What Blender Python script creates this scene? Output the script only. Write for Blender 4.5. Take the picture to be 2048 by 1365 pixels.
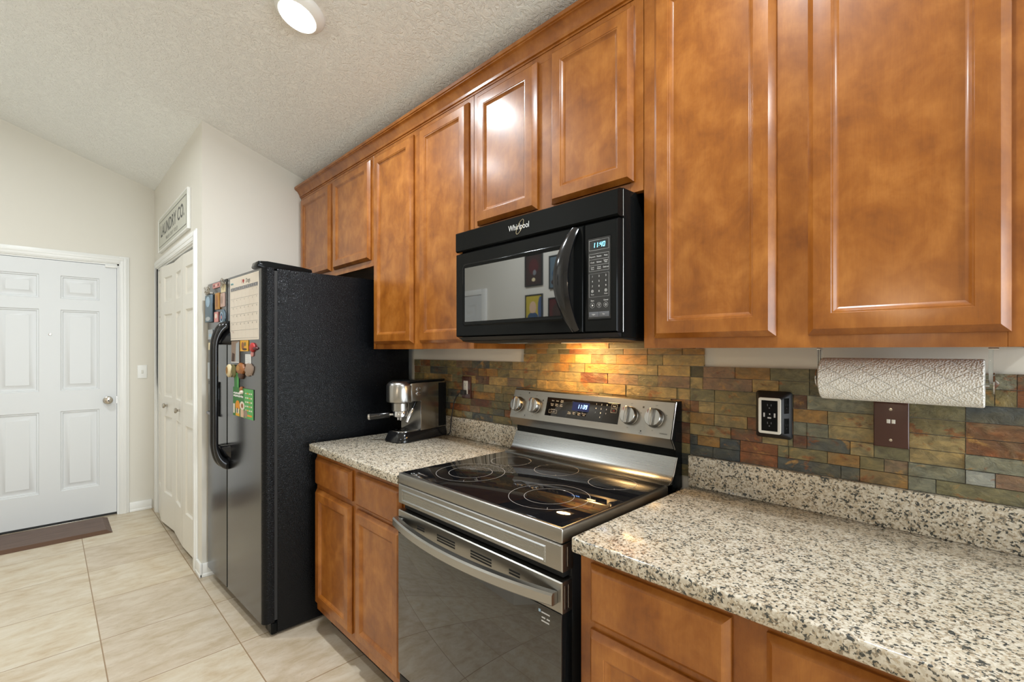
import bpy, bmesh, math, random
from mathutils import Vector, Matrix, noise as mnoise
random.seed(7)
PI = math.pi
for _o in list(bpy.data.objects):
    bpy.data.objects.remove(_o)
SC = bpy.context.scene
COL = SC.collection

# ------------------------------------------------------------------ camera
cam_d = bpy.data.cameras.new('camera')
cam = bpy.data.objects.new('camera', cam_d)
COL.objects.link(cam)
cam_d.sensor_fit = 'HORIZONTAL'
cam_d.sensor_width = 36.0
cam_d.lens = 952.0 / 2048.0 * 36.0
cam_d.shift_y = 18.5 / 2048.0
cam_d.clip_start = 0.02
cam.location = (0.0, -1.55, 1.365)
cam.rotation_euler = (PI / 2, 0, math.radians(45.7))
SC.camera = cam

# ------------------------------------------------------------------ view, world, lights
SC.view_settings.view_transform = 'Standard'
SC.view_settings.look = 'None'
SC.view_settings.exposure = 0.22
SC.view_settings.gamma = 1.0
SC.view_settings.use_curve_mapping = False
SC.cycles.use_denoising = True
SC.cycles.max_bounces = 8
SC.cycles.diffuse_bounces = 5
SC.cycles.glossy_bounces = 5
SC.cycles.caustics_reflective = False
SC.cycles.caustics_refractive = False
SC.cycles.sample_clamp_indirect = 6.0

world = bpy.data.worlds.new('sky')
SC.world = world
world.use_nodes = True
_bg = world.node_tree.nodes['Background']
_bg.inputs[0].default_value = (0.80, 0.90, 1.0, 1)
_bg.inputs[1].default_value = 1.0

CZ0, CSL = 2.445, 0.345            # ceiling height at the cabinet wall, rise per metre into the room
def ceil_z(y):
    return CZ0 - CSL * y

def area_light(name, loc, direction, size, energy, color, size_y=None, shape='DISK', spread=PI):
    d = bpy.data.lights.new(name, 'AREA')
    d.shape = shape
    d.size = size
    if size_y:
        d.size_y = size_y
    d.energy = energy
    d.color = color
    d.spread = spread
    o = bpy.data.objects.new(name, d)
    o.location = loc
    o.rotation_euler = Vector(direction).to_track_quat('-Z', 'Y').to_euler()
    COL.objects.link(o)
    return o

CN = Vector((0, -CSL, -1)).normalized()          # ceiling normal, pointing down into the room
DAY = (0.86, 0.94, 1.0)
# daylight through the glazed opening in the right wall
area_light('daylight_right', (3.15, -1.05, 1.30), (-1, 0, 0), 2.0, 85, DAY, 1.7, 'RECTANGLE')
# the flush ceiling lamps (the one in the picture and its row neighbours), then an unseen fill added for the closet wall
LAMPS = [(-1.960, -0.825), (-0.43, -0.80), (1.15, -0.80), (-3.3, -1.95)]
LAMP_W = [23, 16, 15, 27]
for (lx, ly), lw in zip(LAMPS, LAMP_W):
    p = Vector((lx, ly, ceil_z(ly))) + CN * 0.05
    area_light('ceiling_lamp_or_fill_light', p, CN, 0.14, lw, (0.885, 0.955, 1.0))
# two warm bulbs of the dining lamp and an unseen fill light added in the deeper room, behind the camera
def bulb(name, loc, energy, color, radius):
    d = bpy.data.lights.new(name, 'POINT')
    d.energy = energy
    d.color = color
    d.shadow_soft_size = radius
    o = bpy.data.objects.new(name, d)
    o.location = loc
    COL.objects.link(o)
bulb('dining_bulb_light', (-0.49, -3.0, 1.63), 5.0, (1.0, 0.78, 0.55), 0.03)
bulb('dining_bulb_light', (-0.41, -3.0, 1.60), 5.0, (1.0, 0.78, 0.55), 0.03)
area_light('dining_fill_light', (0.9, -4.6, 3.5), (0, 0, -1), 0.3, 18, (0.95, 0.97, 1.0))
# cooktop lamp under the microwave
area_light('cooktop_lamp_light', (-1.13, -0.14, 1.379), (0, 0.35, -1), 0.07, 2.7, (1.0, 0.60, 0.24))

# ------------------------------------------------------------------ materials
def mat(name, base=(0.5, 0.5, 0.5), rough=0.5, metal=0.0, emit=None, estr=0.0, coat=0.0, spec=0.5, trans=0.0):
    m = bpy.data.materials.new(name)
    m.use_nodes = True
    b = m.node_tree.nodes['Principled BSDF']
    b.inputs['Base Color'].default_value = (*base, 1)
    b.inputs['Roughness'].default_value = rough
    b.inputs['Metallic'].default_value = metal
    b.inputs['Specular IOR Level'].default_value = spec
    if coat:
        b.inputs['Coat Weight'].default_value = coat
        b.inputs['Coat Roughness'].default_value = 0.12
    if trans:
        b.inputs['Transmission Weight'].default_value = trans
    if emit:
        b.inputs['Emission Color'].default_value = (*emit, 1)
        b.inputs['Emission Strength'].default_value = estr
    m.diffuse_color = (*base, 1)
    return m

class NT:
    """small helper to wire node trees"""
    def __init__(s, m):
        s.t = m.node_tree
        s.b = s.t.nodes['Principled BSDF']
    def n(s, kind, **kw):
        x = s.t.nodes.new(kind)
        for k, v in kw.items():
            if k.startswith('i_'):
                key = k[2:]
                x.inputs[int(key) if key.isdigit() else key.replace('_', ' ')].default_value = v
            else:
                setattr(x, k, v)
        return x
    def l(s, a, b):
        s.t.links.new(a, b)
    def coords(s, scale=(1, 1, 1), loc=(0, 0, 0), rnd=False, rot=(0, 0, 0)):
        tc = s.n('ShaderNodeTexCoord')
        mp = s.n('ShaderNodeMapping')
        mp.inputs['Scale'].default_value = scale
        mp.inputs['Location'].default_value = loc
        mp.inputs['Rotation'].default_value = rot
        src = tc.outputs['Object']
        if rnd:
            oi = s.n('ShaderNodeObjectInfo')
            mul = s.n('ShaderNodeVectorMath', operation='MULTIPLY_ADD')
            cmb = s.n('ShaderNodeCombineXYZ')
            for k in range(3):
                s.l(oi.outputs['Random'], cmb.inputs[k])
            s.l(cmb.outputs[0], mul.inputs[0])
            mul.inputs[1].default_value = (13.7, 7.1, 21.3)
            s.l(src, mul.inputs[2])
            src = mul.outputs[0]
        s.l(src, mp.inputs['Vector'])
        return mp.outputs[0]
    def noise(s, vec, scale, detail=3, rough=0.55, dist=0.0):
        x = s.n('ShaderNodeTexNoise')
        x.inputs['Scale'].default_value = scale
        x.inputs['Detail'].default_value = detail
        x.inputs['Roughness'].default_value = rough
        x.inputs['Distortion'].default_value = dist
        s.l(vec, x.inputs['Vector'])
        return x.outputs['Fac']
    def ramp(s, fac, stops, interp='LINEAR'):
        r = s.n('ShaderNodeValToRGB')
        r.color_ramp.interpolation = interp
        e = r.color_ramp.elements
        while len(e) < len(stops):
            e.new(0.5)
        for k, (p, c) in enumerate(stops):
            e[k].position = p
            e[k].color = (*c, 1) if len(c) == 3 else c
        s.l(fac, r.inputs[0])
        return r.outputs[0]
    def mix(s, fac, a, b, mode='MIX'):
        x = s.n('ShaderNodeMix', data_type='RGBA', blend_type=mode)
        for sock, v in ((x.inputs[0], fac), (x.inputs[6], a), (x.inputs[7], b)):
            if isinstance(v, (int, float)):
                sock.default_value = v
            elif isinstance(v, tuple):
                sock.default_value = (*v, 1)
            else:
                s.l(v, sock)
        return x.outputs[2]
    def mth(s, op, a, b=0.0):
        x = s.n('ShaderNodeMath', operation=op)
        for k, v in enumerate((a, b)):
            if isinstance(v, (int, float)):
                x.inputs[k].default_value = v
            else:
                s.l(v, x.inputs[k])
        return x.outputs[0]
    def bump(s, h, strength, dist):
        x = s.n('ShaderNodeBump')
        x.inputs['Strength'].default_value = strength
        x.inputs['Distance'].default_value = dist
        s.l(h, x.inputs['Height'])
        s.l(x.outputs[0], s.b.inputs['Normal'])
    def color(s, c):
        s.l(c, s.b.inputs['Base Color'])
    def roughness(s, c):
        s.l(c, s.b.inputs['Roughness'])

def g(r, gg, b):       # sRGB 0-255 to linear
    f = lambda c: (c / 255 / 12.92) if c / 255 <= 0.04045 else ((c / 255 + 0.055) / 1.055) ** 2.4
    return (f(r), f(gg), f(b))

def make_wood():
    m = mat('stained_maple', g(165, 105, 55), 0.40, coat=0.6, spec=0.25)
    t = NT(m)
    t.b.inputs['Coat Roughness'].default_value = 0.20
    v = t.coords((1, 1, 0.8), rnd=True)
    blot = t.noise(v, 11.0, 5, 0.6, 0.3)
    base = t.ramp(blot, [(0.26, g(120, 64, 14)), (0.48, g(149, 87, 25)), (0.74, g(178, 114, 48))])
    vg = t.coords((48, 48, 4.5), rnd=True)
    gr = t.noise(vg, 2.2, 5, 0.65, 0.8)
    grc = t.ramp(gr, [(0.30, (0.80, 0.76, 0.70)), (0.60, (1, 1, 1))])
    vf = t.coords((300, 300, 18), rnd=True)
    fl = t.noise(vf, 2.0, 2, 0.6)
    flc = t.ramp(fl, [(0.30, (0.88, 0.86, 0.83)), (0.55, (1, 1, 1))])
    c = t.mix(0.5, base, grc, 'MULTIPLY')
    c = t.mix(0.5, c, flc, 'MULTIPLY')
    t.color(c)
    return m

def make_granite():
    m = mat('speckled_granite', g(205, 190, 165), 0.12)
    t = NT(m)
    v = t.coords()
    nz = t.n('ShaderNodeTexNoise')
    nz.inputs['Scale'].default_value = 150
    t.l(v, nz.inputs['Vector'])
    add = t.n('ShaderNodeVectorMath', operation='MULTIPLY_ADD')
    t.l(nz.outputs['Color'], add.inputs[0])
    add.inputs[1].default_value = (0.007, 0.007, 0.007)
    t.l(v, add.inputs[2])
    vo = t.n('ShaderNodeTexVoronoi')
    vo.inputs['Scale'].default_value = 240
    t.l(add.outputs[0], vo.inputs['Vector'])
    sep = t.n('ShaderNodeSeparateColor')
    t.l(vo.outputs['Color'], sep.inputs[0])
    cl = t.noise(v, 62, 3, 0.6)
    val = t.mth('ADD', sep.outputs[0], t.mth('MULTIPLY', t.mth('SUBTRACT', cl, 0.5), 1.25))
    c = t.ramp(val, [(0.0, g(66, 68, 66)), (0.09, g(104, 102, 94)), (0.16, g(146, 134, 116)), (0.32, g(184, 170, 148)),
                     (0.46, g(194, 185, 168)), (0.80, g(210, 203, 189))], 'CONSTANT')
    big = t.noise(v, 9, 2, 0.5)
    c = t.mix(0.35, c, t.ramp(big, [(0.35, (0.86, 0.82, 0.74)), (0.65, (1, 1, 1))]), 'MULTIPLY')
    t.color(c)
    return m

def make_slate():
    m = mat('split_slate', g(120, 110, 85), 0.5)
    t = NT(m)
    at = t.n('ShaderNodeAttribute', attribute_name='Col')
    v = t.coords((1, 1, 1.6))
    n0 = t.noise(v, 9, 3, 0.6, 0.6)
    c = t.mix(t.ramp(n0, [(0.42, (0, 0, 0)), (0.66, (0.65,) * 3)]), at.outputs['Color'], g(106, 100, 76))
    n1 = t.noise(v, 34, 6, 0.68, 0.5)
    c = t.mix(0.9, c, t.ramp(n1, [(0.28, (0.42, 0.42, 0.44)), (0.5, (0.95, 0.95, 0.95)), (0.72, (1.6, 1.5, 1.35))]), 'MULTIPLY')
    n2 = t.noise(v, 10, 7, 0.66, 0.3)
    rust = t.ramp(n2, [(0.58, (0, 0, 0)), (0.63, (0.75, 0.75, 0.75))])
    c = t.mix(rust, c, t.ramp(n1, [(0.35, g(84, 44, 24)), (0.6, g(150, 88, 42))]))
    n3 = t.noise(t.coords((1, 1, 1.6), (5, 3, 9)), 12, 7, 0.68, 0.6)
    gold = t.ramp(n3, [(0.58, (0, 0, 0)), (0.64, (0.7, 0.7, 0.7))])
    c = t.mix(gold, c, t.ramp(n1, [(0.35, g(130, 88, 38)), (0.6, g(184, 142, 78))]))
    t.color(c)
    h = t.mth('ADD', t.mth('MULTIPLY', n0, 1.2), n1)
    t.bump(h, 0.75, 0.006)
    t.roughness(t.ramp(n1, [(0.3, (0.36,) * 3), (0.7, (0.55,) * 3)]))
    return m

def make_floor():
    m = mat('ceramic_floor_tile', g(205, 185, 155), 0.35)
    t = NT(m)
    v = t.coords((1, 1, 1), (3.43 + 0.0015, 0.905 + 0.0015, 0))
    br = t.n('ShaderNodeTexBrick', offset=0.0, squash=1.0)
    br.inputs['Scale'].default_value = 1.0
    br.inputs['Mortar Size'].default_value = 0.0026
    br.inputs['Mortar Smooth'].default_value = 0.2
    br.inputs['Brick Width'].default_value = 0.48
    br.inputs['Row Height'].default_value = 0.465
    br.inputs['Color1'].default_value = (0.0, 0.0, 0.0, 1)
    br.inputs['Color2'].default_value = (1, 1, 1, 1)
    t.l(v, br.inputs['Vector'])
    st = t.noise(t.coords((6.0, 2.6, 1)), 2.4, 7, 0.66, 0.3)
    c = t.ramp(st, [(0.28, g(178, 157, 126)), (0.45, g(195, 179, 154)), (0.62, g(206, 194, 174))])
    fine = t.noise(t.coords((34, 12, 1)), 2.6, 6, 0.72, 0.4)
    c = t.mix(0.55, c, t.ramp(fine, [(0.30, (0.66, 0.60, 0.52)), (0.42, (1, 1, 1))]), 'MULTIPLY')
    c = t.mix(0.10, c, br.outputs['Color'], 'OVERLAY')
    c = t.mix(br.outputs['Fac'], c, g(152, 126, 96))
    t.color(c)
    t.bump(t.mth('SUBTRACT', 1.0, br.outputs['Fac']), 0.5, 0.002)
    return m

def make_paint(name, c, tex=True):
    m = mat(name, c, 0.65)
    if tex:
        t = NT(m)
        t.bump(t.noise(t.coords(), 260, 2), 0.08, 0.001)
    return m

def make_ceiling():
    m = mat('knockdown_ceiling', g(243, 243, 240), 0.6)
    t = NT(m)
    v = t.coords()
    n1 = t.noise(v, 30, 3, 0.55, 2.0)
    h = t.ramp(n1, [(0.40, (0, 0, 0)), (0.50, (1, 1, 1)), (0.54, (0.55,) * 3), (0.66, (0.9,) * 3)])
    t.bump(h, 0.55, 0.006)
    return m

def make_steel(name, c=(0.32, 0.305, 0.28), rough=0.30, scale=(1.5, 260, 260)):
    m = mat(name, c, rough, 1.0)
    t = NT(m)
    n1 = t.noise(t.coords(scale), 2.0, 3, 0.6)
    t.roughness(t.ramp(n1, [(0.25, (rough - 0.015,) * 3), (0.75, (rough + 0.03,) * 3)]))
    t.color(t.mix(0.5, c, t.ramp(n1, [(0.3, (0.95,) * 3), (0.7, (1.05,) * 3)]), 'MULTIPLY'))
    return m

def make_pebble_black():
    m = mat('pebbled_black', (0.004, 0.0045, 0.0055), 0.14, spec=0.18)
    t = NT(m)
    v = t.coords()
    t.bump(t.noise(v, 240, 1, 0.4, 0.3), 1.0, 0.0020)
    return m

def make_fridge_front():
    m = mat('satin_black_door', (0.010, 0.010, 0.0105), 0.22)
    m.node_tree.nodes['Principled BSDF'].inputs['IOR'].default_value = 2.3
    t = NT(m)
    t.bump(t.noise(t.coords((1, 1, 0.25)), 300, 2), 0.05, 0.0005)
    return m

def make_mat_wood():
    m = mat('brown_mat_foam', g(92, 70, 58), 0.55)
    t = NT(m)
    n1 = t.noise(t.coords((60, 2.5, 30)), 2.0, 4, 0.65)
    t.color(t.ramp(n1, [(0.3, g(76, 56, 46)), (0.7, g(118, 96, 84))]))
    return m

def make_towel():
    m = mat('embossed_paper', g(236, 234, 228), 0.9)
    t = NT(m)
    v = t.coords()
    vo = t.n('ShaderNodeTexVoronoi')
    vo.inputs['Scale'].default_value = 260
    t.l(v, vo.inputs['Vector'])
    # quilted diamonds: |x| + |arc| folded waves
    tc = t.coords((1, 1, 1))
    sx = t.n('ShaderNodeSeparateXYZ')
    t.l(tc, sx.inputs[0])
    a = t.mth('PINGPONG', t.mth('ADD', sx.outputs[0], t.mth('MULTIPLY', sx.outputs[2], 1.6)), 0.032)
    b = t.mth('PINGPONG', t.mth('SUBTRACT', sx.outputs[0], t.mth('MULTIPLY', sx.outputs[2], 1.6)), 0.032)
    d = t.mth('MINIMUM', a, b)
    line = t.mth('MINIMUM', t.mth('MULTIPLY', d, 220.0), 0.55)
    h = t.mth('ADD', t.mth('MULTIPLY', vo.outputs['Distance'], 0.9), line)
    t.bump(h, 1.0, 0.003)
    return m

def ior(m, v):
    m.node_tree.nodes['Principled BSDF'].inputs['IOR'].default_value = v
    return m

M = {
    'wood': make_wood(), 'granite': make_granite(), 'slate': make_slate(), 'floor': make_floor(),
    'wall': make_paint('wall_paint', g(222, 218, 208)), 'ceiling': make_ceiling(),
    'trim': mat('trim_white', g(236, 236, 233), 0.35), 'door': mat('door_white', g(220, 222, 223), 0.38),
    'closet': mat('closet_door_white', g(226, 222, 212), 0.4),
    'steel': make_steel('brushed_steel'), 'steel_v': make_steel('brushed_steel_upright', (0.42, 0.41, 0.39), 0.24, (260, 260, 1.5)),
    'steel_light': make_steel('light_steel', (0.33, 0.33, 0.32), 0.27),
    'satin': mat('satin_steel', (0.40, 0.395, 0.38), 0.26, 1.0), 'bright_steel': mat('bright_steel', (0.62, 0.62, 0.62), 0.22, 1.0),
    'chrome': mat('chrome', (0.66, 0.66, 0.68), 0.10, 1.0),
    'nickel': mat('nickel', (0.50, 0.46, 0.40), 0.25, 1.0),
    'black': mat('gloss_black', (0.006, 0.0065, 0.0065), 0.10, spec=0.1), 'black_matte': mat('matte_black', (0.012, 0.012, 0.013), 0.5),
    'piano': mat('piano_black', (0.006, 0.006, 0.007), 0.13, spec=0.5),
    'black_glass': mat('black_glass', (0.006, 0.006, 0.007), 0.03, spec=0.6),
    'oven_glass': ior(mat('oven_glass', (0.012, 0.011, 0.010), 0.015), 1.9),
    'window_glass': ior(mat('microwave_window', (0.010, 0.012, 0.012), 0.02), 3.0),
    'pebble': make_pebble_black(), 'fridge': make_fridge_front(),
    'grey_print': mat('grey_print', g(190, 190, 190), 0.5), 'white_print': mat('white_print', g(235, 235, 235), 0.5),
    'ring': mat('burner_print', g(150, 148, 145), 0.4), 'dark_print': mat('dark_print', g(52, 52, 52), 0.6),
    'red_print': mat('red_print', g(150, 40, 30), 0.5), 'grey_key': mat('grey_key', g(96, 98, 104), 0.4),
    'cyan_led': mat('cyan_led', (0.0, 0.0, 0.0), 0.4, emit=(0.18, 0.72, 1.0), estr=4.0),
    'blue_led': mat('blue_led', (0.0, 0.0, 0.0), 0.4, emit=(0.25, 0.50, 1.0), estr=7.0),
    'blue_glow': mat('blue_display', (0.0, 0.0, 0.02), 0.2, emit=(0.0, 0.05, 0.55), estr=0.07),
    'dark_display': mat('dark_display', (0.004, 0.006, 0.008), 0.1),
    'lamp_glow': mat('lamp_glow', (1, 1, 1), 0.4, emit=(1.0, 0.97, 0.93), estr=18.0),
    'cook_glow': mat('cook_lamp_glow', (1, 0.8, 0.5), 0.4, emit=(1.0, 0.65, 0.30), estr=0.6),
    'mat': make_mat_wood(), 'mat_edge': mat('mat_edge', g(88, 58, 36), 0.5),
    'towel': make_towel(), 'card_core': mat('cardboard', g(150, 120, 85), 0.8),
    'brown_plate': mat('brown_plate', g(74, 44, 36), 0.3), 'ivory': mat('outlet_white', g(222, 220, 212), 0.4),
    'sign': mat('sign_board', g(200, 200, 188), 0.6), 'sign_line': mat('sign_line', g(88, 90, 88), 0.6),
    'paper': mat('paper', g(228, 218, 204), 0.7), 'paper_grey': mat('paper_grey', g(170, 175, 178), 0.7),
    'clear': mat('clear_acrylic', (0.9, 0.95, 0.95), 0.05, trans=0.92),
    'hole': mat('dark_hole', (0.004, 0.004, 0.004), 0.8),
    'rubber': mat('rubber', (0.02, 0.02, 0.02), 0.7),
}
for nm, c in {'teal': (60, 140, 150), 'red': (170, 40, 38), 'green': (58, 122, 62), 'leaf': (86, 170, 90), 'orange': (224, 146, 30),
              'yellow': (226, 168, 40), 'gold': (178, 128, 58), 'amber': (150, 92, 44), 'pink': (196, 164, 150), 'rose': (205, 140, 135),
              'slateblue': (92, 110, 122), 'skyblue': (150, 176, 196), 'navy': (52, 78, 112), 'cream': (222, 205, 165), 'darkbrown': (70, 44, 30),
              'stone': (150, 128, 112), 'olive': (112, 104, 60), 'calgrey': (122, 122, 126), 'skin': (214, 180, 150), 'maroon': (84, 30, 34),
              'posterdark': (58, 38, 36), 'posteryellow': (190, 170, 60), 'posterblue': (70, 90, 130)}.items():
    M[nm] = mat('colour_' + nm, g(*c), 0.5)

# ------------------------------------------------------------------ mesh builder
class MB:
    def __init__(s):
        s.bm = bmesh.new()
        s.mats = []
        s.cl = None
    def mi(s, m):
        if m not in s.mats:
            s.mats.append(m)
        return s.mats.index(m)
    def faces(s, verts, faces, m, color=None):
        vs = [s.bm.verts.new(v) for v in verts]
        k = s.mi(m)
        if color is not None and s.cl is None:
            s.cl = s.bm.loops.layers.float_color.new('Col')
        for f in faces:
            try:
                fc = s.bm.faces.new([vs[i] for i in f])
            except ValueError:
                continue
            fc.material_index = k
            if color is not None:
                for lp in fc.loops:
                    lp[s.cl] = (*color, 1)
        return s
    def add(s, bm2, m, color=None):
        bm2.verts.index_update()
        s.faces([v.co.copy() for v in bm2.verts], [[v.index for v in f.verts] for f in bm2.faces], m, color)
        bm2.free()
        return s
    def box(s, x0, x1, y0, y1, z0, z1, m, bev=0.0, seg=2, color=None, M4=None):
        b = bmesh.new()
        bmesh.ops.create_cube(b, size=1.0)
        for v in b.verts:
            v.co = Vector(((x0 + x1) / 2 + v.co.x * (x1 - x0), (y0 + y1) / 2 + v.co.y * (y1 - y0), (z0 + z1) / 2 + v.co.z * (z1 - z0)))
        if bev:
            bmesh.ops.bevel(b, geom=list(b.edges), offset=bev, segments=seg, profile=0.5, affect='EDGES', clamp_overlap=True)
        if M4:
            for v in b.verts:
                v.co = Vector(M4(*v.co))
        return s.add(b, m, color)
    def prism(s, poly, a0, a1, fn, m, bev=0.0, caps=True):
        """poly: 2D outline, swept from a0 to a1; fn(p, q, a) -> xyz"""
        n = len(poly)
        vs = [fn(p, q, a0) for p, q in poly] + [fn(p, q, a1) for p, q in poly]
        fs = [[i, (i + 1) % n, n + (i + 1) % n, n + i] for i in range(n)]
        if caps:
            fs += [list(range(n))[::-1], list(range(n, 2 * n))]
        if bev:
            b = bmesh.new()
            bv = [b.verts.new(v) for v in vs]
            for f in fs:
                b.faces.new([bv[i] for i in f])
            bmesh.ops.bevel(b, geom=list(b.edges), offset=bev, segments=2, profile=0.5, affect='EDGES', clamp_overlap=True)
            return s.add(b, m)
        return s.faces(vs, fs, m)
    def lathe(s, prof, fn, m, n=32, closed=True, arc=2 * PI):
        """prof: list of (r, h); fn(dx, dy, h) -> xyz"""
        vs = []
        for r, h in prof:
            for k in range(n):
                a = arc * k / n
                vs.append(fn(r * math.cos(a), r * math.sin(a), h))
        fs = []
        for j in range(len(prof) - 1):
            for k in range(n):
                k2 = (k + 1) % n
                fs.append([j * n + k, j * n + k2, (j + 1) * n + k2, (j + 1) * n + k])
        if closed:
            fs.append(list(range(n))[::-1])
            fs.append([(len(prof) - 1) * n + k for k in range(n)])
        return s.faces(vs, fs, m)
    def tube(s, path, r, m, n=8, caps=True, radii=None, flat=None):
        P = [Vector(p) for p in path]
        vs, fs = [], []
        up = None
        for i, p in enumerate(P):
            t = (P[min(i + 1, len(P) - 1)] - P[max(i - 1, 0)]).normalized()
            if up is None:
                ref = Vector(flat) if flat else (Vector((0, 0, 1)) if abs(t.z) < 0.9 else Vector((1, 0, 0)))
                up = (ref - t * ref.dot(t)).normalized()
            else:
                up = (up - t * up.dot(t)).normalized()
            sd = t.cross(up)
            ra, rb = (radii[i] if radii else (r, r))
            for k in range(n):
                a = 2 * PI * k / n
                vs.append(p + up * (ra * math.cos(a)) + sd * (rb * math.sin(a)))
        for i in range(len(P) - 1):
            for k in range(n):
                k2 = (k + 1) % n
                fs.append([i * n + k, i * n + k2, (i + 1) * n + k2, (i + 1) * n + k])
        if caps:
            fs.append(list(range(n))[::-1])
            fs.append([(len(P) - 1) * n + k for k in range(n)])
        return s.faces(vs, fs, m)
    def relief(s, fn, u0, u1, v0, v1, loops, m, back=True):
        """nested rectangles: (inset, height) list; fn(u, v, w) -> xyz"""
        vs, fs = [], []
        for ins, h in loops:
            vs += [fn(u0 + ins, v0 + ins, h), fn(u1 - ins, v0 + ins, h), fn(u1 - ins, v1 - ins, h), fn(u0 + ins, v1 - ins, h)]
        for j in range(len(loops) - 1):
            for k in range(4):
                k2 = (k + 1) % 4
                fs.append([j * 4 + k, j * 4 + k2, (j + 1) * 4 + k2, (j + 1) * 4 + k])
        e = (len(loops) - 1) * 4
        fs.append([e, e + 1, e + 2, e + 3])
        if back:
            fs.append([3, 2, 1, 0])
        return s.faces(vs, fs, m)
    def rrelief(s, fn, u0, u1, v0, v1, loops, m, back=True, n=5):
        """like relief with rounded corners: (inset, height, corner radius)"""
        vs, fs = [], []
        N = 4 * (n + 1)
        for ins, h, r in loops:
            a, b_, c, d = u0 + ins, u1 - ins, v0 + ins, v1 - ins
            for q, (cx, cy) in enumerate(((b_ - r, d - r), (a + r, d - r), (a + r, c + r), (b_ - r, c + r))):
                for k in range(n + 1):
                    t = PI / 2 * (q + k / n)
                    vs.append(fn(cx + r * math.cos(t), cy + r * math.sin(t), h))
        for j in range(len(loops) - 1):
            for k in range(N):
                k2 = (k + 1) % N
                fs.append([j * N + k, j * N + k2, (j + 1) * N + k2, (j + 1) * N + k])
        fs.append([(len(loops) - 1) * N + k for k in range(N)])
        if back:
            fs.append(list(range(N))[::-1])
        return s.faces(vs, fs, m)
    def grid_slab(s, fn, us, vs_, panels, th, loops, m):
        """a slab whose front is cut in a grid; panel cells get a relief"""
        for i in range(len(us) - 1):
            for j in range(len(vs_) - 1):
                if (i, j) in panels:
                    s.relief(lambda u, v, w: fn(u, v, th + w), us[i], us[i + 1], vs_[j], vs_[j + 1], loops, m, back=False)
                else:
                    s.faces([fn(us[i], vs_[j], th), fn(us[i + 1], vs_[j], th), fn(us[i + 1], vs_[j + 1], th), fn(us[i], vs_[j + 1], th)], [[0, 1, 2, 3]], m)
        a, b, c, d = us[0], us[-1], vs_[0], vs_[-1]
        q = [fn(a, c, 0), fn(b, c, 0), fn(b, d, 0), fn(a, d, 0), fn(a, c, th), fn(b, c, th), fn(b, d, th), fn(a, d, th)]
        s.faces(q, [[3, 2, 1, 0], [0, 1, 5, 4], [1, 2, 6, 5], [2, 3, 7, 6], [3, 0, 4, 7]], m)
        return s
    def text(s, string, size, fn, m, u=0.0, v=0.0, align='CENTER', sx=1.0, spacing=1.0, lift=0.0, bold=0.0):
        cu = bpy.data.curves.new('txt', 'FONT')
        cu.body = string
        cu.size = size
        cu.align_x = align
        cu.align_y = 'CENTER'
        cu.space_character = spacing
        cu.resolution_u = 3
        cu.offset = bold
        ob = bpy.data.objects.new('txt', cu)
        me = bpy.data.meshes.new_from_object(ob)
        s.faces([fn(u + q.co.x * sx, v + q.co.y, lift) for q in me.vertices], [list(p.vertices) for p in me.polygons], m)
        bpy.data.objects.remove(ob)
        bpy.data.curves.remove(cu)
        bpy.data.meshes.remove(me)
        return s
    def build(s, name, parent=None, origin=None, smooth=35, fix=True):
        bm = s.bm
        bmesh.ops.remove_doubles(bm, verts=bm.verts, dist=1e-6)
        if fix:
            bmesh.ops.recalc_face_normals(bm, faces=bm.faces)
        if parent is not None:
            off = world_loc(parent)
        elif origin is not None:
            off = Vector(origin)
        else:
            xs = [v.co for v in bm.verts]
            lo = Vector((min(v.x for v in xs), min(v.y for v in xs), min(v.z for v in xs)))
            hi = Vector((max(v.x for v in xs), max(v.y for v in xs), max(v.z for v in xs)))
            off = Vector(((lo.x + hi.x) / 2, (lo.y + hi.y) / 2, lo.z))
        for v in bm.verts:
            v.co -= off
        me = bpy.data.meshes.new(name)
        bm.to_mesh(me)
        bm.free()
        for mt in s.mats:
            me.materials.append(mt)
        if smooth:
            me.polygons.foreach_set('use_smooth', [True] * len(me.polygons))
            me.set_sharp_from_angle(angle=math.radians(smooth))
        o = bpy.data.objects.new(name, me)
        COL.objects.link(o)
        if parent is not None:
            o.parent = parent
            o.location = off - world_loc(parent)
        else:
            o.location = off
        return o

def world_loc(o):
    p = Vector(o.location)
    while o.parent is not None:
        o = o.parent
        p += Vector(o.location)
    return p

def tag(o, label, cat, group=None):
    o['label'] = label
    o['category'] = cat
    if group:
        o['group'] = group
    return o

def thing(name, label, cat, loc, group=None):
    o = bpy.data.objects.new(name, None)
    o.empty_display_size = 0.05
    o.location = loc
    COL.objects.link(o)
    return tag(o, label, cat, group)

def struct(o, label=None):
    o['kind'] = 'structure'
    if label:
        o['label'] = label
    return o

def YF(y, flip=False):          # map for things facing the room (-y): u = x, v = z, w = towards the room
    return lambda u, v, w: (u, y - w, v)
XYZ = lambda p, q, a: (a, p, q)  # outline in (y, z), swept along x

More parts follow.
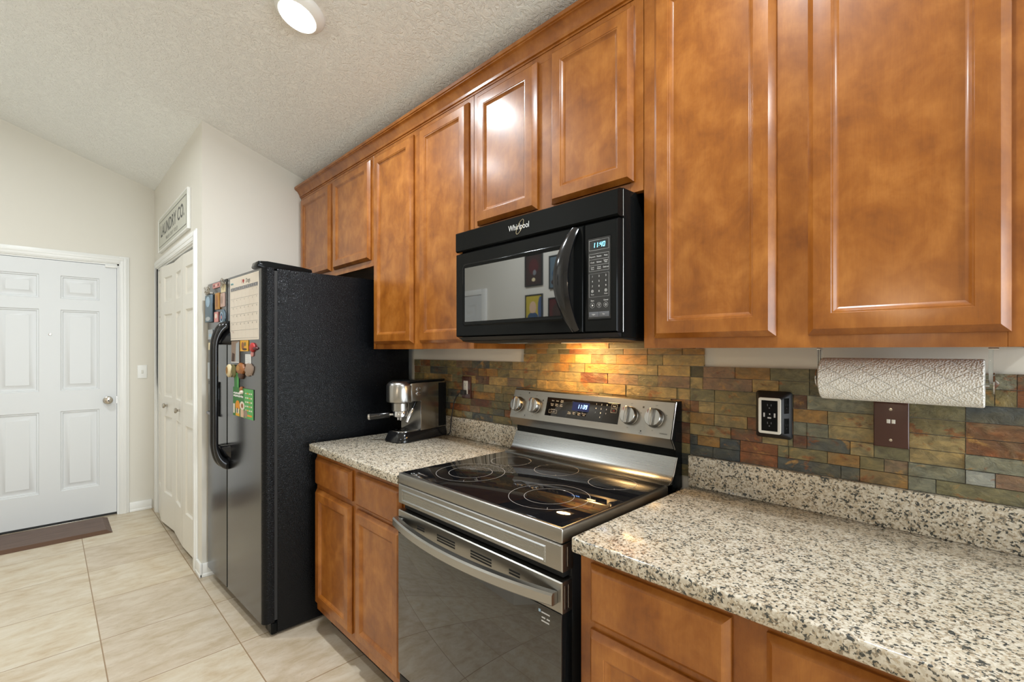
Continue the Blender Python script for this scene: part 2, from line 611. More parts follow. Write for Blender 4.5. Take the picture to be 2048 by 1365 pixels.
# ------------------------------------------------------------------ room shell
XL, XR, YB = -5.12, 3.20, -3.00
XO, YD = -2.25, -6.60          # right of XO the kitchen opens into a deeper room
b = MB(); b.box(XL - 0.2, XR + 0.2, YD - 0.2, 0.12, -0.06, 0.0, M['floor'])
struct(b.build('floor', origin=(0, 0, 0)))
b = MB()
b.prism([(0.12, ceil_z(0.12)), (YB - 0.2, ceil_z(YB - 0.2)), (YB - 0.2, ceil_z(YB - 0.2) + 0.08), (0.12, ceil_z(0.12) + 0.08)], XL - 0.2, XR + 0.2, XYZ, M['ceiling'])
b.box(XL - 0.2, XR + 0.2, YD - 0.2, YB - 0.2, ceil_z(YB - 0.2), ceil_z(YB - 0.2) + 0.08, M['ceiling'])
struct(b.build('ceiling', origin=(0, 0, 0)))
b = MB(); b.prism([(0, 0), (0.11, 0), (0.11, ceil_z(0.11)), (0, ceil_z(0))], XL - 0.12, XR + 0.12, XYZ, M['wall'])
struct(b.build('wall_back', origin=(0, 0, 0)))
# left wall with the entry door opening
DY0, DY1, DH = -1.950, -1.124, 2.080
b = MB()
b.prism([(0, 0), (DY1, 0), (DY1, ceil_z(DY1)), (0, ceil_z(0))], XL - 0.12, XL, XYZ, M['wall'])
b.prism([(DY1, DH), (DY0, DH), (DY0, ceil_z(DY0)), (DY1, ceil_z(DY1))], XL - 0.12, XL, XYZ, M['wall'])
b.prism([(DY0, 0), (YB, 0), (YB, ceil_z(YB)), (DY0, ceil_z(DY0))], XL - 0.12, XL, XYZ, M['wall'])
struct(b.build('wall_left', origin=(XL, 0, 0)))
# closet block beside the refrigerator: front with bifold opening, side facing the kitchen
WX, WY = -3.354, -0.885
CX0, CX1, CH = -4.945, -3.530, 2.045
b = MB()
def wallbit(x0, x1, z0):
    b.prism([(WY, z0), (WY + 0.11, z0), (WY + 0.11, ceil_z(WY + 0.11)), (WY, ceil_z(WY))], x0, x1, XYZ, M['wall'])
wallbit(XL, CX0, 0); wallbit(CX0, CX1, CH); wallbit(CX1, WX, 0)
b.prism([(WY + 0.11, 0), (0, 0), (0, ceil_z(0)), (WY + 0.11, ceil_z(WY + 0.11))], WX - 0.11, WX, XYZ, M['wall'])
struct(b.build('wall_inner', origin=(WX, WY, 0)))
# wall opposite the cabinets, with a window opening
b = MB(); b.prism([(YB, 0), (YB - 0.11, 0), (YB - 0.11, ceil_z(YB - 0.11)), (YB, ceil_z(YB))], XL - 0.12, XO, XYZ, M['wall'])
b.box(XO - 0.11, XO, YD, YB - 0.11, 0, ceil_z(YB - 0.11), M['wall'])
b.box(XO - 0.11, XR + 0.12, YD - 0.11, YD, 0, ceil_z(YB - 0.11), M['wall'])
struct(b.build('wall_front', origin=(0, YB, 0)))
RY0, RY1, RZ1 = -1.95, -0.15, 2.35
b = MB()
b.prism([(0, 0), (RY1, 0), (RY1, ceil_z(RY1)), (0, ceil_z(0))], XR, XR + 0.12, XYZ, M['wall'])
b.prism([(RY1, RZ1), (RY0, RZ1), (RY0, ceil_z(RY0)), (RY1, ceil_z(RY1))], XR, XR + 0.12, XYZ, M['wall'])
b.prism([(RY0, 0), (YB, 0), (YB, ceil_z(YB)), (RY0, ceil_z(RY0))], XR, XR + 0.12, XYZ, M['wall'])
b.box(XR, XR + 0.12, YD, YB, 0, ceil_z(YB), M['wall'])
struct(b.build('wall_right', origin=(XR, 0, 0)))

# ---- casings and baseboards
def casing_profile_x(b, y, x0, x1, ztop, w, m):
    """flat stepped casing on a wall facing -y, around an opening x0..x1 below ztop"""
    for k, (i0, i1, d) in enumerate(((0.0, w, 0.011), (0.008, w - 0.012, 0.016), (w * 0.45, w - 0.016, 0.019))):
        b.box(x0 - i1, x0 - i0, y - d, y, 0, ztop + i1, m, 0.002)
        b.box(x1 + i0, x1 + i1, y - d, y, 0, ztop + i1, m, 0.002)
        b.box(x0 - i0, x1 + i0, y - d, y, ztop + i0, ztop + i1, m, 0.002)
def casing_profile_y(b, x, y0, y1, ztop, w, m):
    for k, (i0, i1, d) in enumerate(((0.0, w, 0.011), (0.008, w - 0.012, 0.016), (w * 0.45, w - 0.016, 0.019))):
        b.box(x, x + d, y0 - i1, y0 - i0, 0, ztop + i1, m, 0.002)
        b.box(x, x + d, y1 + i0, y1 + i1, 0, ztop + i1, m, 0.002)
        b.box(x, x + d, y0 - i0, y1 + i0, ztop + i0, ztop + i1, m, 0.002)
b = MB(); casing_profile_y(b, XL, DY0, DY1, DH, 0.065, M['trim'])
b.box(XL - 0.11, XL, DY1 - 0.012, DY1, 0, DH, M['trim']); b.box(XL - 0.11, XL, DY0, DY0 + 0.012, 0, DH, M['trim']); b.box(XL - 0.11, XL, DY0, DY1, DH - 0.012, DH, M['trim'])
struct(b.build('trim_1', origin=(XL, DY0, 0)), 'white casing around the white entry door')
b = MB(); casing_profile_x(b, WY, CX0, CX1, CH, 0.072, M['trim'])
b.box(CX0, CX0 + 0.012, WY, WY + 0.10, 0, CH, M['trim']); b.box(CX1 - 0.012, CX1, WY, WY + 0.10, 0, CH, M['trim']); b.box(CX0, CX1, WY, WY + 0.10, CH - 0.012, CH, M['trim'])
struct(b.build('trim_2', origin=(CX0, WY, 0)), 'white casing around the bifold closet doors')
def baseboard(name, segs):
    b = MB()
    for (x0, x1, y0, y1) in segs:
        b.box(x0, x1, y0, y1, 0, 0.082, M['trim'], 0.004)
        b.box(x0 - 0.003 * (x1 - x0 < 0.05), x1 + 0.003 * (x1 - x0 < 0.05), y0 - 0.003 * (y1 - y0 < 0.05), y1 + 0.003 * (y1 - y0 < 0.05), 0, 0.022, M['trim'], 0.004)
    return struct(b.build(name))
baseboard('baseboard_left', [(XL, XL + 0.014, DY1 + 0.066, WY - 0.02)])
baseboard('baseboard_inner', [(CX1 + 0.073, WX + 0.014, WY - 0.014, WY), (WX, WX + 0.014, WY, -0.72)])

# ------------------------------------------------------------------ entry door
dm = lambda u, v, w: (XL - 0.045 + w, u, v)
b = MB()
us = [DY0 + 0.014, -1.826, -1.596, -1.477, -1.247, DY1 - 0.015]
vs = [0.022, 0.262, 0.887, 1.047, 1.682, 1.769, 1.949, DH - 0.016]
pl = [(0, 0), (0.004, -0.008), (0.012, -0.007), (0.016, -0.016), (0.022, -0.0165), (0.052, -0.003), (0.053, -0.0015)]
b.grid_slab(dm, us, vs, {(1, 1), (3, 1), (1, 3), (3, 3), (1, 5), (3, 5)}, 0.04, pl, M['door'])
entry = struct(b.build('door_1', origin=(XL, (DY0 + DY1) / 2, 0)), 'white six panel entry door with a nickel knob')
kx = lambda a, c, h: (XL - 0.005 + h, -1.194 + a, 0.954 + c)
b = MB(); b.lathe([(0.032, 0), (0.032, 0.004), (0.026, 0.008), (0.012, 0.012), (0.012, 0.030), (0.024, 0.036), (0.029, 0.046), (0.026, 0.056), (0.014, 0.060), (0.001, 0.061)], kx, M['nickel'], 28)
b.lathe([(0.006, 0.0605), (0.006, 0.0625), (0.001, 0.063)], kx, M['dark_print'], 12)
b.build('door_knob', entry)
b = MB(); b.box(XL - 0.004, XL + 0.001, DY1 - 0.017, DY1 - 0.0125, 0.925, 0.985, M['nickel']); b.build('latch_plate', entry)
px = lambda a, c, h: (XL - 0.005 + h, -1.536 + a, 1.488 + c)
b = MB(); b.lathe([(0.009, 0), (0.009, 0.003), (0.005, 0.004), (0.001, 0.003)], px, M['nickel'], 16); b.build('peephole', entry)
b = MB(); b.box(XL - 0.005, XL + 0.010, -1.213, -1.135, 2.046, 2.066, M['trim'], 0.002); b.build('alarm_sensor', entry)
b = MB(); b.box(XL - 0.03, XL - 0.003, DY0 + 0.013, DY1 - 0.014, 0.010, 0.024, M['rubber']); b.build('door_sweep', entry)
b = MB(); b.box(XL - 0.11, XL + 0.004, DY0 + 0.012, DY1 - 0.012, 0, 0.009, M['nickel'], 0.002); struct(b.build('trim_3'), 'metal threshold under the entry door')

# ------------------------------------------------------------------ bifold closet doors
yc = WY + 0.030
fold = [(CX0 + 0.016, yc), (-4.586, yc - 0.030), (-4.238, yc + 0.004), (-4.234, yc), (-3.882, yc - 0.010), (CX1 - 0.016, yc + 0.004)]
def leaf(parent, p, q, knob_u=None):
    d = Vector((q[0] - p[0], q[1] - p[1])); L = d.length; d.normalize()
    nrm = Vector((d.y, -d.x))
    fn = lambda u, v, w: (p[0] + d.x * u + nrm.x * w, p[1] + d.y * u + nrm.y * w, v)
    b = MB()
    us = [0.002, 0.075, L - 0.075, L - 0.002]
    vs = [0.030, 0.270, 0.860, 1.010, 1.640, 1.735, 1.925, CH - 0.030]
    b.grid_slab(fn, us, vs, {(1, 1), (1, 3), (1, 5)}, 0.028, [(0, 0), (0.008, -0.010), (0.018, -0.012), (0.040, -0.003), (0.044, -0.002)], M['closet'])
    o = b.build('door_leaf', parent)
    if knob_u is not None:
        k = MB(); kf = lambda a, c, h: fn(knob_u + a, 0.945 + c, 0.028 + h)
        k.lathe([(0.008, 0), (0.008, 0.012), (0.017, 0.018), (0.019, 0.026), (0.014, 0.032), (0.001, 0.033)], kf, M['nickel'], 20)
        k.build('door_knob', o)
dl = bpy.data.objects.new('door_2', None); dl.location = ((CX0 + CX1) / 2, WY, 0); COL.objects.link(dl)
struct(dl, 'pair of white bifold closet doors with small knobs')
leaf(dl, fold[0], fold[1]); leaf(dl, fold[1], fold[2], 0.16); leaf(dl, fold[3], fold[4], 0.235); leaf(dl, fold[4], fold[5])
b = MB(); b.box(CX0 + 0.012, CX1 - 0.012, WY + 0.02, WY + 0.05, CH - 0.022, CH - 0.012, M['black_matte']); b.build('top_track', dl)

# door and framed posters on the opposite wall (seen mirrored in the microwave door)
b = MB()
fm = lambda u, v, w: (u, YB + w, v)
b.grid_slab(fm, [-5.08, -4.98, -4.78, -4.66, -4.45, -4.345], [0.02, 0.26, 0.88, 1.05, 1.68, 1.77, 1.93, 2.03], {(1, 1), (3, 1), (1, 3), (3, 3), (1, 5), (3, 5)}, 0.02, [(0, 0), (0.012, -0.006), (0.05, -0.001), (0.053, 0)], M['door'])
for x0, x1, z0, z1 in ((-4.34, -4.26, 0, 2.10), (-5.12, -4.34, 2.035, 2.10)):
    b.box(x0, x1, YB, YB + 0.026, z0, z1, M['trim'], 0.003)
struct(b.build('door_3'))
def poster(x0, x1, z0, z1, field, blobs, label):
    t = thing('framed_poster', label, 'poster', ((x0 + x1) / 2, YB, z0), 'framed posters on the wall opposite the cabinets')
    b = MB(); b.relief(fm, x0, x1, z0, z1, [(0, 0), (0, 0.018), (0.002, 0.020), (0.012, 0.020), (0.014, 0.012)], M['black_matte']); b.build('picture_frame', t)
    b = MB(); b.box(x0 + 0.014, x1 - 0.014, YB + 0.0121, YB + 0.0126, z0 + 0.014, z1 - 0.014, field)
    for bx, bz, rx, rz, mm in blobs:
        b.lathe([(1.0, 0.0128), (0.01, 0.0130)], lambda a, c, h: (x0 + (x1 - x0) * bx + a * rx * (x1 - x0), YB + h, z0 + (z1 - z0) * bz + c * rz * (z1 - z0)), mm, 14, closed=False)
    b.build('print', t)
poster(-3.625, -3.368, 2.055, 2.40, M['posterdark'], [(0.5, 0.6, 0.28, 0.25, M['maroon']), (0.55, 0.45, 0.12, 0.12, M['calgrey']), (0.5, 0.2, 0.1, 0.06, M['cream'])], 'dark red framed poster mirrored above the yellow poster in the microwave door')
poster(-3.275, -3.02, 2.00, 2.345, M['slateblue'], [(0.5, 0.45, 0.35, 0.16, M['navy']), (0.5, 0.2, 0.4, 0.12, M['posterdark'])], 'grey blue framed poster mirrored beside the microwave door handle, upper row')
poster(-3.62, -3.368, 1.65, 1.965, M['posteryellow'], [(0.45, 0.55, 0.2, 0.22, M['skin']), (0.45, 0.2, 0.32, 0.2, M['navy']), (0.88, 0.5, 0.14, 0.42, M['posterblue'])], 'yellow framed poster mirrored low in the microwave door')
poster(-3.285, -3.03, 1.62, 1.91, M['maroon'], [(0.5, 0.5, 0.3, 0.3, M['posterdark'])], 'dark maroon framed poster mirrored beside the microwave door handle, lower row')

# frame of the glazed opening on the right
b = MB()
for y0, y1, z0, z1 in ((RY0, RY1, 0, 0.06), (RY0, RY1, RZ1 - 0.06, RZ1), (RY0, RY0 + 0.06, 0, RZ1), (RY1 - 0.06, RY1, 0, RZ1), (-1.08, -1.02, 0, RZ1)):
    b.box(XR + 0.03, XR + 0.08, y0, y1, z0, z1, M['trim'])
struct(b.build('window_1'))

# ------------------------------------------------------------------ cabinets
DOOR = [(0, 0), (0, 0.006), (0.002, 0.0085), (0.0125, 0.019), (0.0135, 0.020), (0.016, 0.0202), (0.047, 0.0202), (0.0485, 0.0185),
        (0.051, 0.0180), (0.0535, 0.0150), (0.058, 0.0118), (0.0605, 0.0105)]
SLAB = [(0, 0), (0, 0.006), (0.002, 0.0085), (0.0125, 0.019), (0.0135, 0.0198), (0.017, 0.0202)]
def cab_front(name, parent, x0, x1, z0, z1, yb, loops):
    b = MB(); b.relief(YF(yb), x0, x1, z0, z1, loops, M['wood'])
    return b.build(name, parent, smooth=25)
def cabinet(name, label, x0, x1, z0, z1, depth, doors, drawers=(), rails=(), group=None, toe=0.0, stiles=0.042, bot=0.03, top=0.03):
    t = thing(name, label, 'cabinet', ((x0 + x1) / 2, -depth / 2, z0 - toe), group)
    W = M['wood']
    b = MB()
    yf = -depth
    b.box(x0, x0 + 0.016, yf + 0.019, -0.002, z0, z1, W); b.box(x1 - 0.016, x1, yf + 0.019, -0.002, z0, z1, W)
    b.box(x0 + 0.016, x1 - 0.016, yf + 0.019, -0.002, z0 + 0.012, z0 + 0.024, W); b.box(x0 + 0.016, x1 - 0.016, yf + 0.019, -0.002, z1 - 0.016, z1, W)
    b.box(x0 + 0.016, x1 - 0.016, -0.010, -0.002, z0 + 0.024, z1 - 0.016, W)
    b.build('carcass', t)
    b = MB()
    b.box(x0, x0 + stiles, yf, yf + 0.019, z0, z1, W, 0.0008, 1); b.box(x1 - stiles, x1, yf, yf + 0.019, z0, z1, W, 0.0008, 1)
    b.box(x0 + stiles, x1 - stiles, yf, yf + 0.019, z0, z0 + bot, W); b.box(x0 + stiles, x1 - stiles, yf, yf + 0.019, z1 - top, z1, W)
    for z in rails:
        b.box(x0 + stiles, x1 - stiles, yf, yf + 0.019, z - 0.02, z + 0.02, W)
    if len(doors) > 1:
        for k in range(len(doors) - 1):
            c = (doors[k][1] + doors[k + 1][0]) / 2
            b.box(c - 0.046, c + 0.046, yf + 0.0004, yf + 0.019, z0 + bot, z1 - top, W)
    b.build('face_frame', t)
    if toe:
        b = MB(); b.box(x0, x1, yf + 0.07, yf + 0.085, z0 - toe, z0 + 0.01, M['black_matte']); b.build('toe_kick', t)
        for sx in (x0, x1 - 0.016):
            b = MB(); b.box(sx, sx + 0.016, yf + 0.086, -0.002, z0 - toe, z0, W); b.build('base_side', t)
    for (dx0, dx1, dz0, dz1) in doors:
        cab_front('door', t, dx0, dx1, dz0, dz1, yf - 0.0005, DOOR)
    for (dx0, dx1, dz0, dz1) in drawers:
        cab_front('drawer_front', t, dx0, dx1, dz0, dz1, yf - 0.0005, SLAB)
    return t
UD = 0.305
UG = 'wall cabinets over the counter'
cabinet('wall_cabinet', 'short two door wall cabinet above the black refrigerator', -3.345, -2.332, 1.815, 2.405, UD, [(-3.313, -2.856, 1.850, 2.385), (-2.806, -2.355, 1.850, 2.385)], group=UG, bot=0.04)
cabinet('wall_cabinet', 'tall two door wall cabinet between refrigerator and microwave', -2.330, -1.498, 1.371, 2.405, UD, [(-2.305, -1.936, 1.398, 2.385), (-1.877, -1.525, 1.398, 2.385)], group=UG)
cabinet('wall_cabinet', 'short two door wall cabinet directly over the microwave', -1.496, -0.727, 1.833, 2.405, UD, [(-1.467, -1.142, 1.865, 2.385), (-1.074, -0.755, 1.865, 2.385)], group=UG)
cabinet('wall_cabinet', 'tall two door wall cabinet over the paper towel roll', -0.7246, 0.052, 1.371, 2.405, UD, [(-0.688, -0.371, 1.399, 2.385), (-0.305, 0.015, 1.399, 2.385)], group=UG)
BD = 0.605
cabinet('base_cabinet', 'base cabinet with two drawers and two doors between refrigerator and range', -2.333, -1.526, 0.100, 0.875, BD,
        [(-2.320, -1.950, 0.140, 0.692), (-1.903, -1.545, 0.140, 0.692)], [(-2.320, -1.946, 0.714, 0.847), (-1.903, -1.545, 0.708, 0.847)], rails=(0.70,), group='base cabinets', toe=0.10)
cabinet('base_cabinet', 'base cabinet with two drawers and two doors right of the range', -0.724, 0.09, 0.100, 0.875, BD,
        [(-0.691, -0.360, 0.140, 0.693), (-0.297, 0.060, 0.140, 0.693)], [(-0.690, -0.360, 0.712, 0.851), (-0.297, 0.060, 0.712, 0.851)], rails=(0.70,), group='base cabinets', toe=0.10)
# crown moulding along the top of the wall cabinets
b = MB()
cp = [(-0.296, 2.4055), (-0.308, 2.4055), (-0.308, 2.412), (-0.314, 2.414), (-0.315, 2.424), (-0.320, 2.434), (-0.328, 2.446), (-0.337, 2.453), (-0.343, 2.455), (-0.343, 2.459), (-0.348, 2.461), (-0.348, 2.474), (-0.296, 2.474)]
b.prism(cp, -3.352, 0.075, XYZ, M['wood'])
tag(b.build('crown_molding', smooth=20), 'long dark wood crown moulding along the tops of the wall cabinets', 'moulding')

# ------------------------------------------------------------------ countertops with granite upstand
def counter(x0, x1, label):
    t = thing('countertop', label, 'countertop', ((x0 + x1) / 2, -0.32, 0.8765), 'granite countertops')
    b = MB(); b.box(x0, x1, -0.645, -0.001, 0.8765, 0.914, M['granite'], 0.006, 3); b.build('slab', t)
    b = MB(); b.box(x0 + (0.0 if x0 > -1 else 0.0), x1, -0.026, -0.001, 0.9142, 1.016, M['granite'], 0.003, 2); b.build('upstand', t)
counter(-2.336, -1.524, 'short speckled granite countertop under the espresso machine')
counter(-0.724, 0.95, 'long speckled granite countertop right of the range, below the paper towels')

# ------------------------------------------------------------------ slate backsplash
SLC = {'o': (112, 107, 78), 'O': (88, 82, 58), 't': (154, 134, 90), 'T': (170, 141, 88), 'g': (152, 112, 58), 'r': (124, 76, 44), 'R': (94, 58, 42),
       'p': (132, 106, 84), 's': (74, 79, 78), 'S': (60, 66, 68), 'y': (124, 124, 106), 'w': (148, 150, 142), 'e': (128, 115, 76)}
def jit(c, a=0.10):
    k = 1 + random.uniform(-a, a)
    return tuple(max(0.0, min(1.0, q * k)) for q in g(*SLC[c]))
ROWS_R = [
    ([-0.725, -0.68, -0.579, -0.478, -0.376, -0.337, -0.274, -0.205, -0.125, -0.053, -0.008, 0.027, 0.11], 'OpgoOotoeyyR'),
    ([-0.725, -0.681, -0.528, -0.454, -0.376, -0.337, -0.256, -0.172, -0.081, -0.008, 0.027, 0.11], 'tpToOoteoer'),
    ([-0.725, -0.644, -0.517, -0.417, -0.382, -0.229, -0.159, -0.056, 0.09], 'oeeRyoos'),
    ([-0.725, -0.696, -0.644, -0.517, -0.417, -0.332, -0.229, -0.159, -0.056, 0.12], 'rteogtoer'),
    ([-0.725, -0.644, -0.543, -0.515, -0.417, -0.382, -0.331, -0.229, -0.159, -0.056, 0.09], 'gtrryytetr'),
    ([-0.725, -0.592, -0.501, -0.43, -0.417, -0.382, -0.28, -0.229, -0.158, -0.057, 0.10], 'tRtoRstoty'),
    ([-0.725, -0.699, -0.626, -0.564, -0.457, -0.428, -0.332, -0.259, -0.208, -0.16, -0.056, -0.007, 0.12], 'SgSroegepywp'),
    ([-0.725, -0.648, -0.565, -0.458, -0.301, -0.259, -0.16, -0.108, 0.14], 'SSrssgyo'),
]
ROW_L = 'oteTorpetygRs'; ROW_M = 'tTtTegtrpTgoR'
z_edges = [1.312, 1.2755, 1.2365, 1.197, 1.159, 1.121, 1.085, 1.0515, 1.0165]
b = MB()
def tile(x0, x1, z0, z1, c):
    d = random.uniform(0.0060, 0.0108)
    gap = 0.0008
    q = [(x0 + gap, z0 + gap), (x1 - gap, z0 + gap), (x1 - gap, z1 - gap), (x0 + gap, z1 - gap)]
    vsx = [(x, -0.0006, z) for x, z in q] + [(x, -(d + random.uniform(-0.0008, 0.0008)), z) for x, z in q]
    b.faces(vsx, [[4, 5, 6, 7], [0, 1, 5, 4], [1, 2, 6, 5], [2, 3, 7, 6], [3, 0, 4, 7]], M['slate'], jit(c))
def fill(x0, x1, z0, z1, pal):
    x = x0
    while x < x1 - 1e-4:
        w = random.choice((0.06, 0.08, 0.10, 0.13, 0.16))
        e = x + w
        if x1 - e < 0.045:
            e = x1
        tile(x, e, z0, z1, random.choice(pal))
        x = e
for k in range(8):
    z1, z0 = z_edges[k], z_edges[k + 1]
    ed, cs = ROWS_R[k]
    fill(-1.503, -0.725, z0, z1, ROW_M)
    for i, c in enumerate(cs):
        tile(ed[i], ed[i + 1], z0, z1, c)
    fill(ed[-1], 0.95, z0, z1, 'otgersyO')
    fill(-2.40, -1.503, z0, z1, ROW_L)
for z0, z1 in ((1.312, 1.349), (1.349, 1.371)):
    fill(-1.503, -0.677, z0, z1, 'ogTeOr')
fill(-1.497, -0.728, 1.371, 1.395, 'ogTeO')
for z0, z1 in ((0.98, 1.0165), (0.94, 0.98)):
    fill(-1.520, -0.728, z0, z1, 'soeS')
tag(b.build('stone_backsplash', smooth=0), 'multicoloured split slate tile backsplash on the wall behind the range and counters', 'backsplash')

# ------------------------------------------------------------------ text helper for tiny key legends
def seg7(b, fn, ch, u, v, h, w, th, m, slant=0.12, lift=0.0008):
    S = {'0': 'abcdef', '1': 'bc', '3': 'abcdg', '4': 'bcfg', '9': 'abcdfg'}[ch]
    def bar(u0, v0, u1, v1):
        q = [(u0, v0), (u1, v0), (u1, v1), (u0, v1)]
        b.faces([fn(u + a + (c) * slant, v + c, lift) for a, c in q], [[0, 1, 2, 3]], m)
    hw, hh, t = w / 2, h / 2, th
    if 'a' in S: bar(-hw + t * .3, hh - t, hw - t * .3, hh)
    if 'd' in S: bar(-hw + t * .3, -hh, hw - t * .3, -hh + t)
    if 'g' in S: bar(-hw + t * .3, -t / 2, hw - t * .3, t / 2)
    if 'b' in S: bar(hw - t, t * .2, hw, hh - t * .2)
    if 'c' in S: bar(hw - t, -hh + t * .2, hw, -t * .2)
    if 'f' in S: bar(-hw, t * .2, -hw + t, hh - t * .2)
    if 'e' in S: bar(-hw, -hh + t * .2, -hw + t, -t * .2)
def clock(b, fn, s, u, v, h, m):
    w = h * 0.52; x = u - 2.0 * h * 0.72 / 1
    for ch in s:
        if ch == ':':
            for dv in (-h * 0.2, h * 0.2):
                q = [(-h * .05, -h * .05), (h * .05, -h * .05), (h * .05, h * .05), (-h * .05, h * .05)]
                b.faces([fn(x - h * .1 + a + dv * .12, v + dv + c, 0.0008) for a, c in q], [[0, 1, 2, 3]], m)
            x += h * 0.3
        else:
            seg7(b, fn, ch, x, v, h, w, h * 0.13, m)
            x += h * 0.72
def outline(b, fn, u0, u1, v0, v1, t, m, lift=0.0006):
    for a, c, d, e in ((u0, u1, v0, v0 + t), (u0, u1, v1 - t, v1), (u0, u0 + t, v0, v1), (u1 - t, u1, v0, v1)):
        b.faces([fn(a, d, lift), fn(c, d, lift), fn(c, e, lift), fn(a, e, lift)], [[0, 1, 2, 3]], m)
def disc_outline(b, fn, u, v, r, t, m, n=24, lift=0.0006):
    b.lathe([(r - t, lift), (r, lift)], lambda a, c, h: fn(u + a, v + c, h), m, n, closed=False)

# ------------------------------------------------------------------ microwave
mx0, mx1 = -1.495, -0.752
MY = -0.400
mw = thing('microwave', 'black over the range microwave with a curved door handle', 'microwave', ((mx0 + mx1) / 2, -0.2, 1.388))
b = MB(); b.box(mx0 + 0.004, mx1, -0.372, -0.012, 1.400, 1.8315, M['black'], 0.003); b.build('body', mw)
b = MB()
b.prism([(-0.372, 1.7475), (MY + 0.006, 1.7475), (MY, 1.752), (MY, 1.8215), (MY + 0.008, 1.826), (-0.372, 1.8295)], mx0, mx1, XYZ, M['black'])
vent = b.build('vent_panel', mw)
fm_ = YF(MY)
b = MB(); b.text('Whirlpool', 0.0285, fm_, M['white_print'], -1.145, 1.786, sx=0.84, lift=0.0012)
ell = [(0.0275 * math.cos(a), 0.0105 * math.sin(a)) for a in [2 * PI * k / 28 for k in range(29)]]
cr, sr = math.cos(0.95), math.sin(0.95)
b.tube([fm_(-1.139 + p * cr - q * sr, 1.785 + p * sr + q * cr, 0.0015) for p, q in ell], 0.0005, M['cream'], 5, caps=False)
b.build('logo', vent)
# door
dx1 = -0.872
b = MB()
b.relief(YF(-0.374), mx0, dx1, 1.417, 1.741, [(0, 0), (0, 0.020), (0.004, 0.026)], M['black'])
mdoor = b.build('door', mw)
b = MB(); b.rrelief(fm_, -1.452, -0.940, 1.458, 1.696, [(0, 0, 0.016), (0.003, 0.0022, 0.015), (0.007, 0.0022, 0.013), (0.010, 0.0010, 0.011)], M['black'], back=False); b.build('window_bezel', mdoor)
b = MB(); b.box(-1.437, -0.961, MY - 0.0014, MY - 0.0002, 1.474, 1.680, M['window_glass']); b.build('window', mdoor)
hp, hr = [], []
for k in range(25):
    s = k / 24
    z = 1.425 + s * 0.308
    bow = math.sin(PI * s)
    hp.append((-0.900 - 0.020 * bow, MY - 0.001 - 0.048 * bow ** 0.8, z))
    hr.append((0.0080, 0.015 + 0.014 * bow))
b = MB(); b.tube(hp, 0.01, M['piano'], 10, radii=hr, flat=(0, -1, 0)); b.build('handle', mdoor)
# control panel
b = MB(); b.relief(YF(-0.374), dx1 + 0.003, mx1, 1.417, 1.741, [(0, 0), (0, 0.020), (0.004, 0.026)], M['black'])
cpan = b.build('control_panel', mw)
b = MB(); b.relief(fm_, -0.858, -0.772, 1.453, 1.698, [(0, 0), (0.001, 0.001), (0.003, 0.001), (0.004, 0.0002)], M['black'], back=False)
b.relief(YF(MY - 0.0002), -0.854, -0.776, 1.457, 1.694, [(0, 0), (0.0005, 0.0004)], M['black_glass'], back=False); b.build('keypad', cpan)
kf = YF(MY - 0.0008)
b = MB()
u0, u1 = -0.850, -0.780
outline(b, kf, u0, u1, 1.658, 1.688, 0.0007, M['grey_print'])
b.box(u0 + 0.006, u1 - 0.008, MY - 0.0011, MY - 0.0006, 1.661, 1.685, M['dark_display'])
clock(b, kf, '11:40', -0.812, 1.673, 0.0145, M['cyan_led']); b.build('display', cpan)
b = MB()
outline(b, kf, u0, u1, 1.597, 1.648, 0.0006, M['grey_print'])
for zz in (1.614, 1.631):
    outline(b, kf, u0, u1, zz, zz + 0.0006, 0.0006, M['grey_print'])
for r, row in enumerate((('Popcorn', 'Potato', 'Pizza'), ('Cook', 'Reheat', 'Soften/\nMelt'), ('Cook\nTime', 'Cook\nPower', 'Defrost'))):
    for c, s_ in enumerate(row):
        b.text(s_, 0.0060 if '\n' not in s_ else 0.0052, kf, M['white_print'], u0 + 0.012 + c * 0.0235, 1.6395 - r * 0.0168, lift=0.0004)
outline(b, kf, u0, u1, 1.521, 1.590, 0.0006, M['grey_print'])
for r, row in enumerate(('123', '456', '789')):
    for c, s_ in enumerate(row):
        b.text(s_, 0.0078, kf, M['white_print'], u0 + 0.012 + c * 0.0235, 1.5815 - r * 0.0145, lift=0.0004)
b.text('0', 0.0078, kf, M['white_print'], u0 + 0.0355, 1.5375, lift=0.0004)
for uu in (u0 + 0.012, u0 + 0.059):
    disc_outline(b, kf, uu, 1.5385, 0.0042, 0.0009, M['white_print'])
    disc_outline(b, kf, uu, 1.5385, 0.0014, 0.0012, M['white_print'], 10)
b.text('Timer', 0.0048, kf, M['white_print'], u0 + 0.012, 1.5285, lift=0.0004); b.text('Clock', 0.0048, kf, M['white_print'], u0 + 0.059, 1.5290, lift=0.0004)
b.text('Start', 0.0058, kf, M['white_print'], u0 + 0.012, 1.5105, lift=0.0004); b.text('Cancel', 0.0058, kf, M['white_print'], u0 + 0.059, 1.5105, lift=0.0004)
for k_ in range(3):
    disc_outline(b, kf, u0 + 0.012 + k_ * 0.0235, 1.497, 0.0078, 0.0006, M['grey_print'])
b.faces([kf(u0 + 0.0100, 1.4935, 0.0004), kf(u0 + 0.0155, 1.497, 0.0004), kf(u0 + 0.0100, 1.5005, 0.0004)], [[0, 1, 2]], M['white_print'])
disc_outline(b, kf, u0 + 0.059, 1.497, 0.0032, 0.0010, M['white_print'], 16)
b.text('Add\n30', 0.0048, kf, M['white_print'], u0 + 0.0355, 1.497, lift=0.0004)
b.build('keys', cpan)
